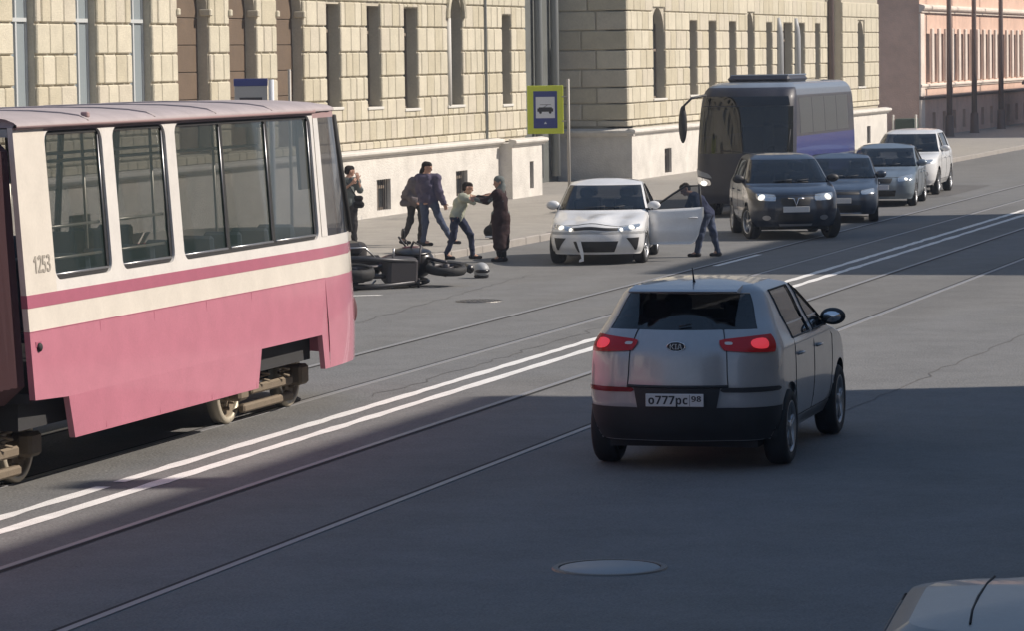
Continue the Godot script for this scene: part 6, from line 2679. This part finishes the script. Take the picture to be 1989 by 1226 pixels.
func build_people() -> void:
	fold_noise.seed = 21
	fold_noise.frequency = 5.5
	fold_noise.fractal_octaves = 3
	var py := 0.14
	# bystander beside the tram, arms raised
	person("person in dark clothes with raised arms standing beside the tram's end", Vector3(-22.85, py, -66.1), 0.9,
		{"head": V(0.03, 1.61, 0), "look": V(0.8, -0.1, -0.3), "ea": V(-0.16, 1.2, 0.16), "wa": V(0.08, 1.36, 0.2), "eb": V(0.24, 1.2, -0.02), "wb": V(0.2, 1.45, 0.08), "da": V(0.6, 0.7, 0), "db": V(-0.1, 1, 0)},
		{"top": "cloth_slate", "legs": "cloth_charcoal", "bag": V(0.2, 0.98, 0.05), "short_sleeves": true, "top_name": "shirt"})
	# two people walking past each other by the wall
	person("person in a dark jacket striding right past the basement window", Vector3(-21.3, py, -66.3), 0.93,
		{"head": V(-0.02, 1.62, 0), "look": V(0.7, -0.15, 0.2), "chest": V(-0.02, 1.27, 0), "ea": V(-0.2, 1.14, -0.12), "wa": V(-0.1, 0.95, 0.05), "eb": V(0.22, 1.12, 0.05), "wb": V(0.32, 0.88, 0.08),
		"ka": V(-0.08, 0.5, 0.05), "fa": V(-0.12, 0.09, 0.0), "ta": V(0.05, 0.035, 0.03), "kb": V(0.24, 0.52, 0.04), "fb": V(0.46, 0.12, 0.0), "tb": V(0.63, 0.06, 0.02)},
		{"top": "cloth_violet", "legs": "cloth_jeans", "thick": 0.032})
	person("person in a loose grey jacket with a bag, left of the striding person", Vector3(-21.75, py, -66.9), 0.9,
		{"pelvis": V(-0.02, 0.93, 0), "chest": V(0.06, 1.22, 0.06), "neck": V(0.14, 1.40, 0.08), "head": V(0.2, 1.53, 0.1), "look": V(0.8, -0.3, 0.1), "sa": V(-0.05, 1.36, 0.1), "sb": V(0.24, 1.36, 0.02), "ea": V(-0.2, 1.1, 0.1), "wa": V(0.0, 0.94, 0.2), "eb": V(0.26, 1.08, 0.1), "wb": V(0.3, 0.92, 0.2),
		"ka": V(-0.13, 0.5, 0.0), "fa": V(-0.3, 0.1, -0.02), "ta": V(-0.15, 0.035, 0.0), "kb": V(0.12, 0.5, 0.03), "fb": V(0.08, 0.085, 0.0), "tb": V(0.24, 0.035, 0.02)},
		{"top": "cloth_grey", "legs": "cloth_charcoal", "thick": 0.045, "bag": V(-0.22, 0.98, 0.06), "bag_mat": "cloth_grey"})
	# the man in the pale shirt and the person in the long coat hold each other's arms
	person("person in a pale olive shirt reaching out to the person in the long coat", Vector3(-20.0, 0.0, -64.3), 0.9,
		{"pelvis": V(-0.12, 0.88, 0), "chest": V(-0.03, 1.17, 0), "neck": V(0.06, 1.34, 0), "head": V(0.12, 1.47, 0), "look": V(0.9, -0.2, 0.1), "sa": V(0.02, 1.29, 0.16), "sb": V(0.04, 1.29, -0.16), "ea": V(0.24, 1.2, 0.16), "wa": V(0.46, 1.3, 0.1), "eb": V(0.26, 1.26, -0.12), "wb": V(0.48, 1.32, -0.06),
		"ha": V(-0.15, 0.88, 0.07), "hb": V(-0.08, 0.88, -0.07), "ka": V(-0.2, 0.49, 0.1), "fa": V(-0.34, 0.1, 0.08), "ta": V(-0.19, 0.035, 0.1), "kb": V(0.16, 0.5, -0.05), "fb": V(0.2, 0.085, -0.06), "tb": V(0.36, 0.035, -0.04), "da": V(1, 0.1, -0.2), "db": V(1, 0.1, 0.1)},
		{"top": "cloth_olive", "legs": "cloth_navy", "short_sleeves": true, "top_name": "shirt", "thick": 0.03})
	person("person in a long dark red-brown coat and grey headscarf beside the white car", Vector3(-19.05, 0.0, -63.6), 0.9,
		{"head": V(-0.03, 1.61, 0), "look": V(-0.9, -0.1, 0.2), "sa": V(-0.06, 1.4, 0.15), "sb": V(0.02, 1.4, -0.15), "ea": V(-0.28, 1.25, 0.16), "wa": V(-0.5, 1.28, 0.1), "eb": V(-0.26, 1.27, -0.12), "wb": V(-0.48, 1.33, -0.05),
		"ka": V(-0.05, 0.5, 0.06), "fa": V(-0.04, 0.085, 0.05), "ta": V(-0.18, 0.035, 0.08), "kb": V(0.06, 0.5, -0.05), "fb": V(0.05, 0.085, -0.04), "tb": V(-0.1, 0.035, -0.02), "da": V(-1, 0.1, 0), "db": V(-1, 0.1, 0)},
		{"top": "cloth_slate", "legs": "cloth_black", "coat": "cloth_maroon", "hem": 0.42, "hood": "cloth_slate"})
	# the person leaning on the open door of the white car
	person("person in navy vest and jeans leaning over the white car's open door", Vector3(-15.62, 0.0, -65.3), 0.92,
		{"pelvis": V(0.06, 0.86, 0), "chest": V(-0.12, 1.12, 0), "neck": V(-0.27, 1.27, 0), "head": V(-0.38, 1.36, 0.02), "look": V(-0.8, -0.5, 0.3), "sa": V(-0.22, 1.2, 0.15), "sb": V(-0.2, 1.22, -0.15), "ea": V(-0.1, 0.98, 0.22), "wa": V(-0.2, 0.93, 0.36), "eb": V(-0.34, 0.98, -0.14), "wb": V(-0.5, 0.95, 0.05),
		"ha": V(0.03, 0.86, 0.09), "hb": V(0.09, 0.86, -0.07), "ka": V(-0.08, 0.46, 0.12), "fa": V(-0.16, 0.085, 0.08), "ta": V(-0.32, 0.035, 0.1), "kb": V(0.18, 0.46, -0.03), "fb": V(0.27, 0.085, -0.08), "tb": V(0.13, 0.035, -0.04)},
		{"top": "cloth_navy", "legs": "cloth_jeans", "short_sleeves": true, "top_name": "vest", "thick": 0.028})
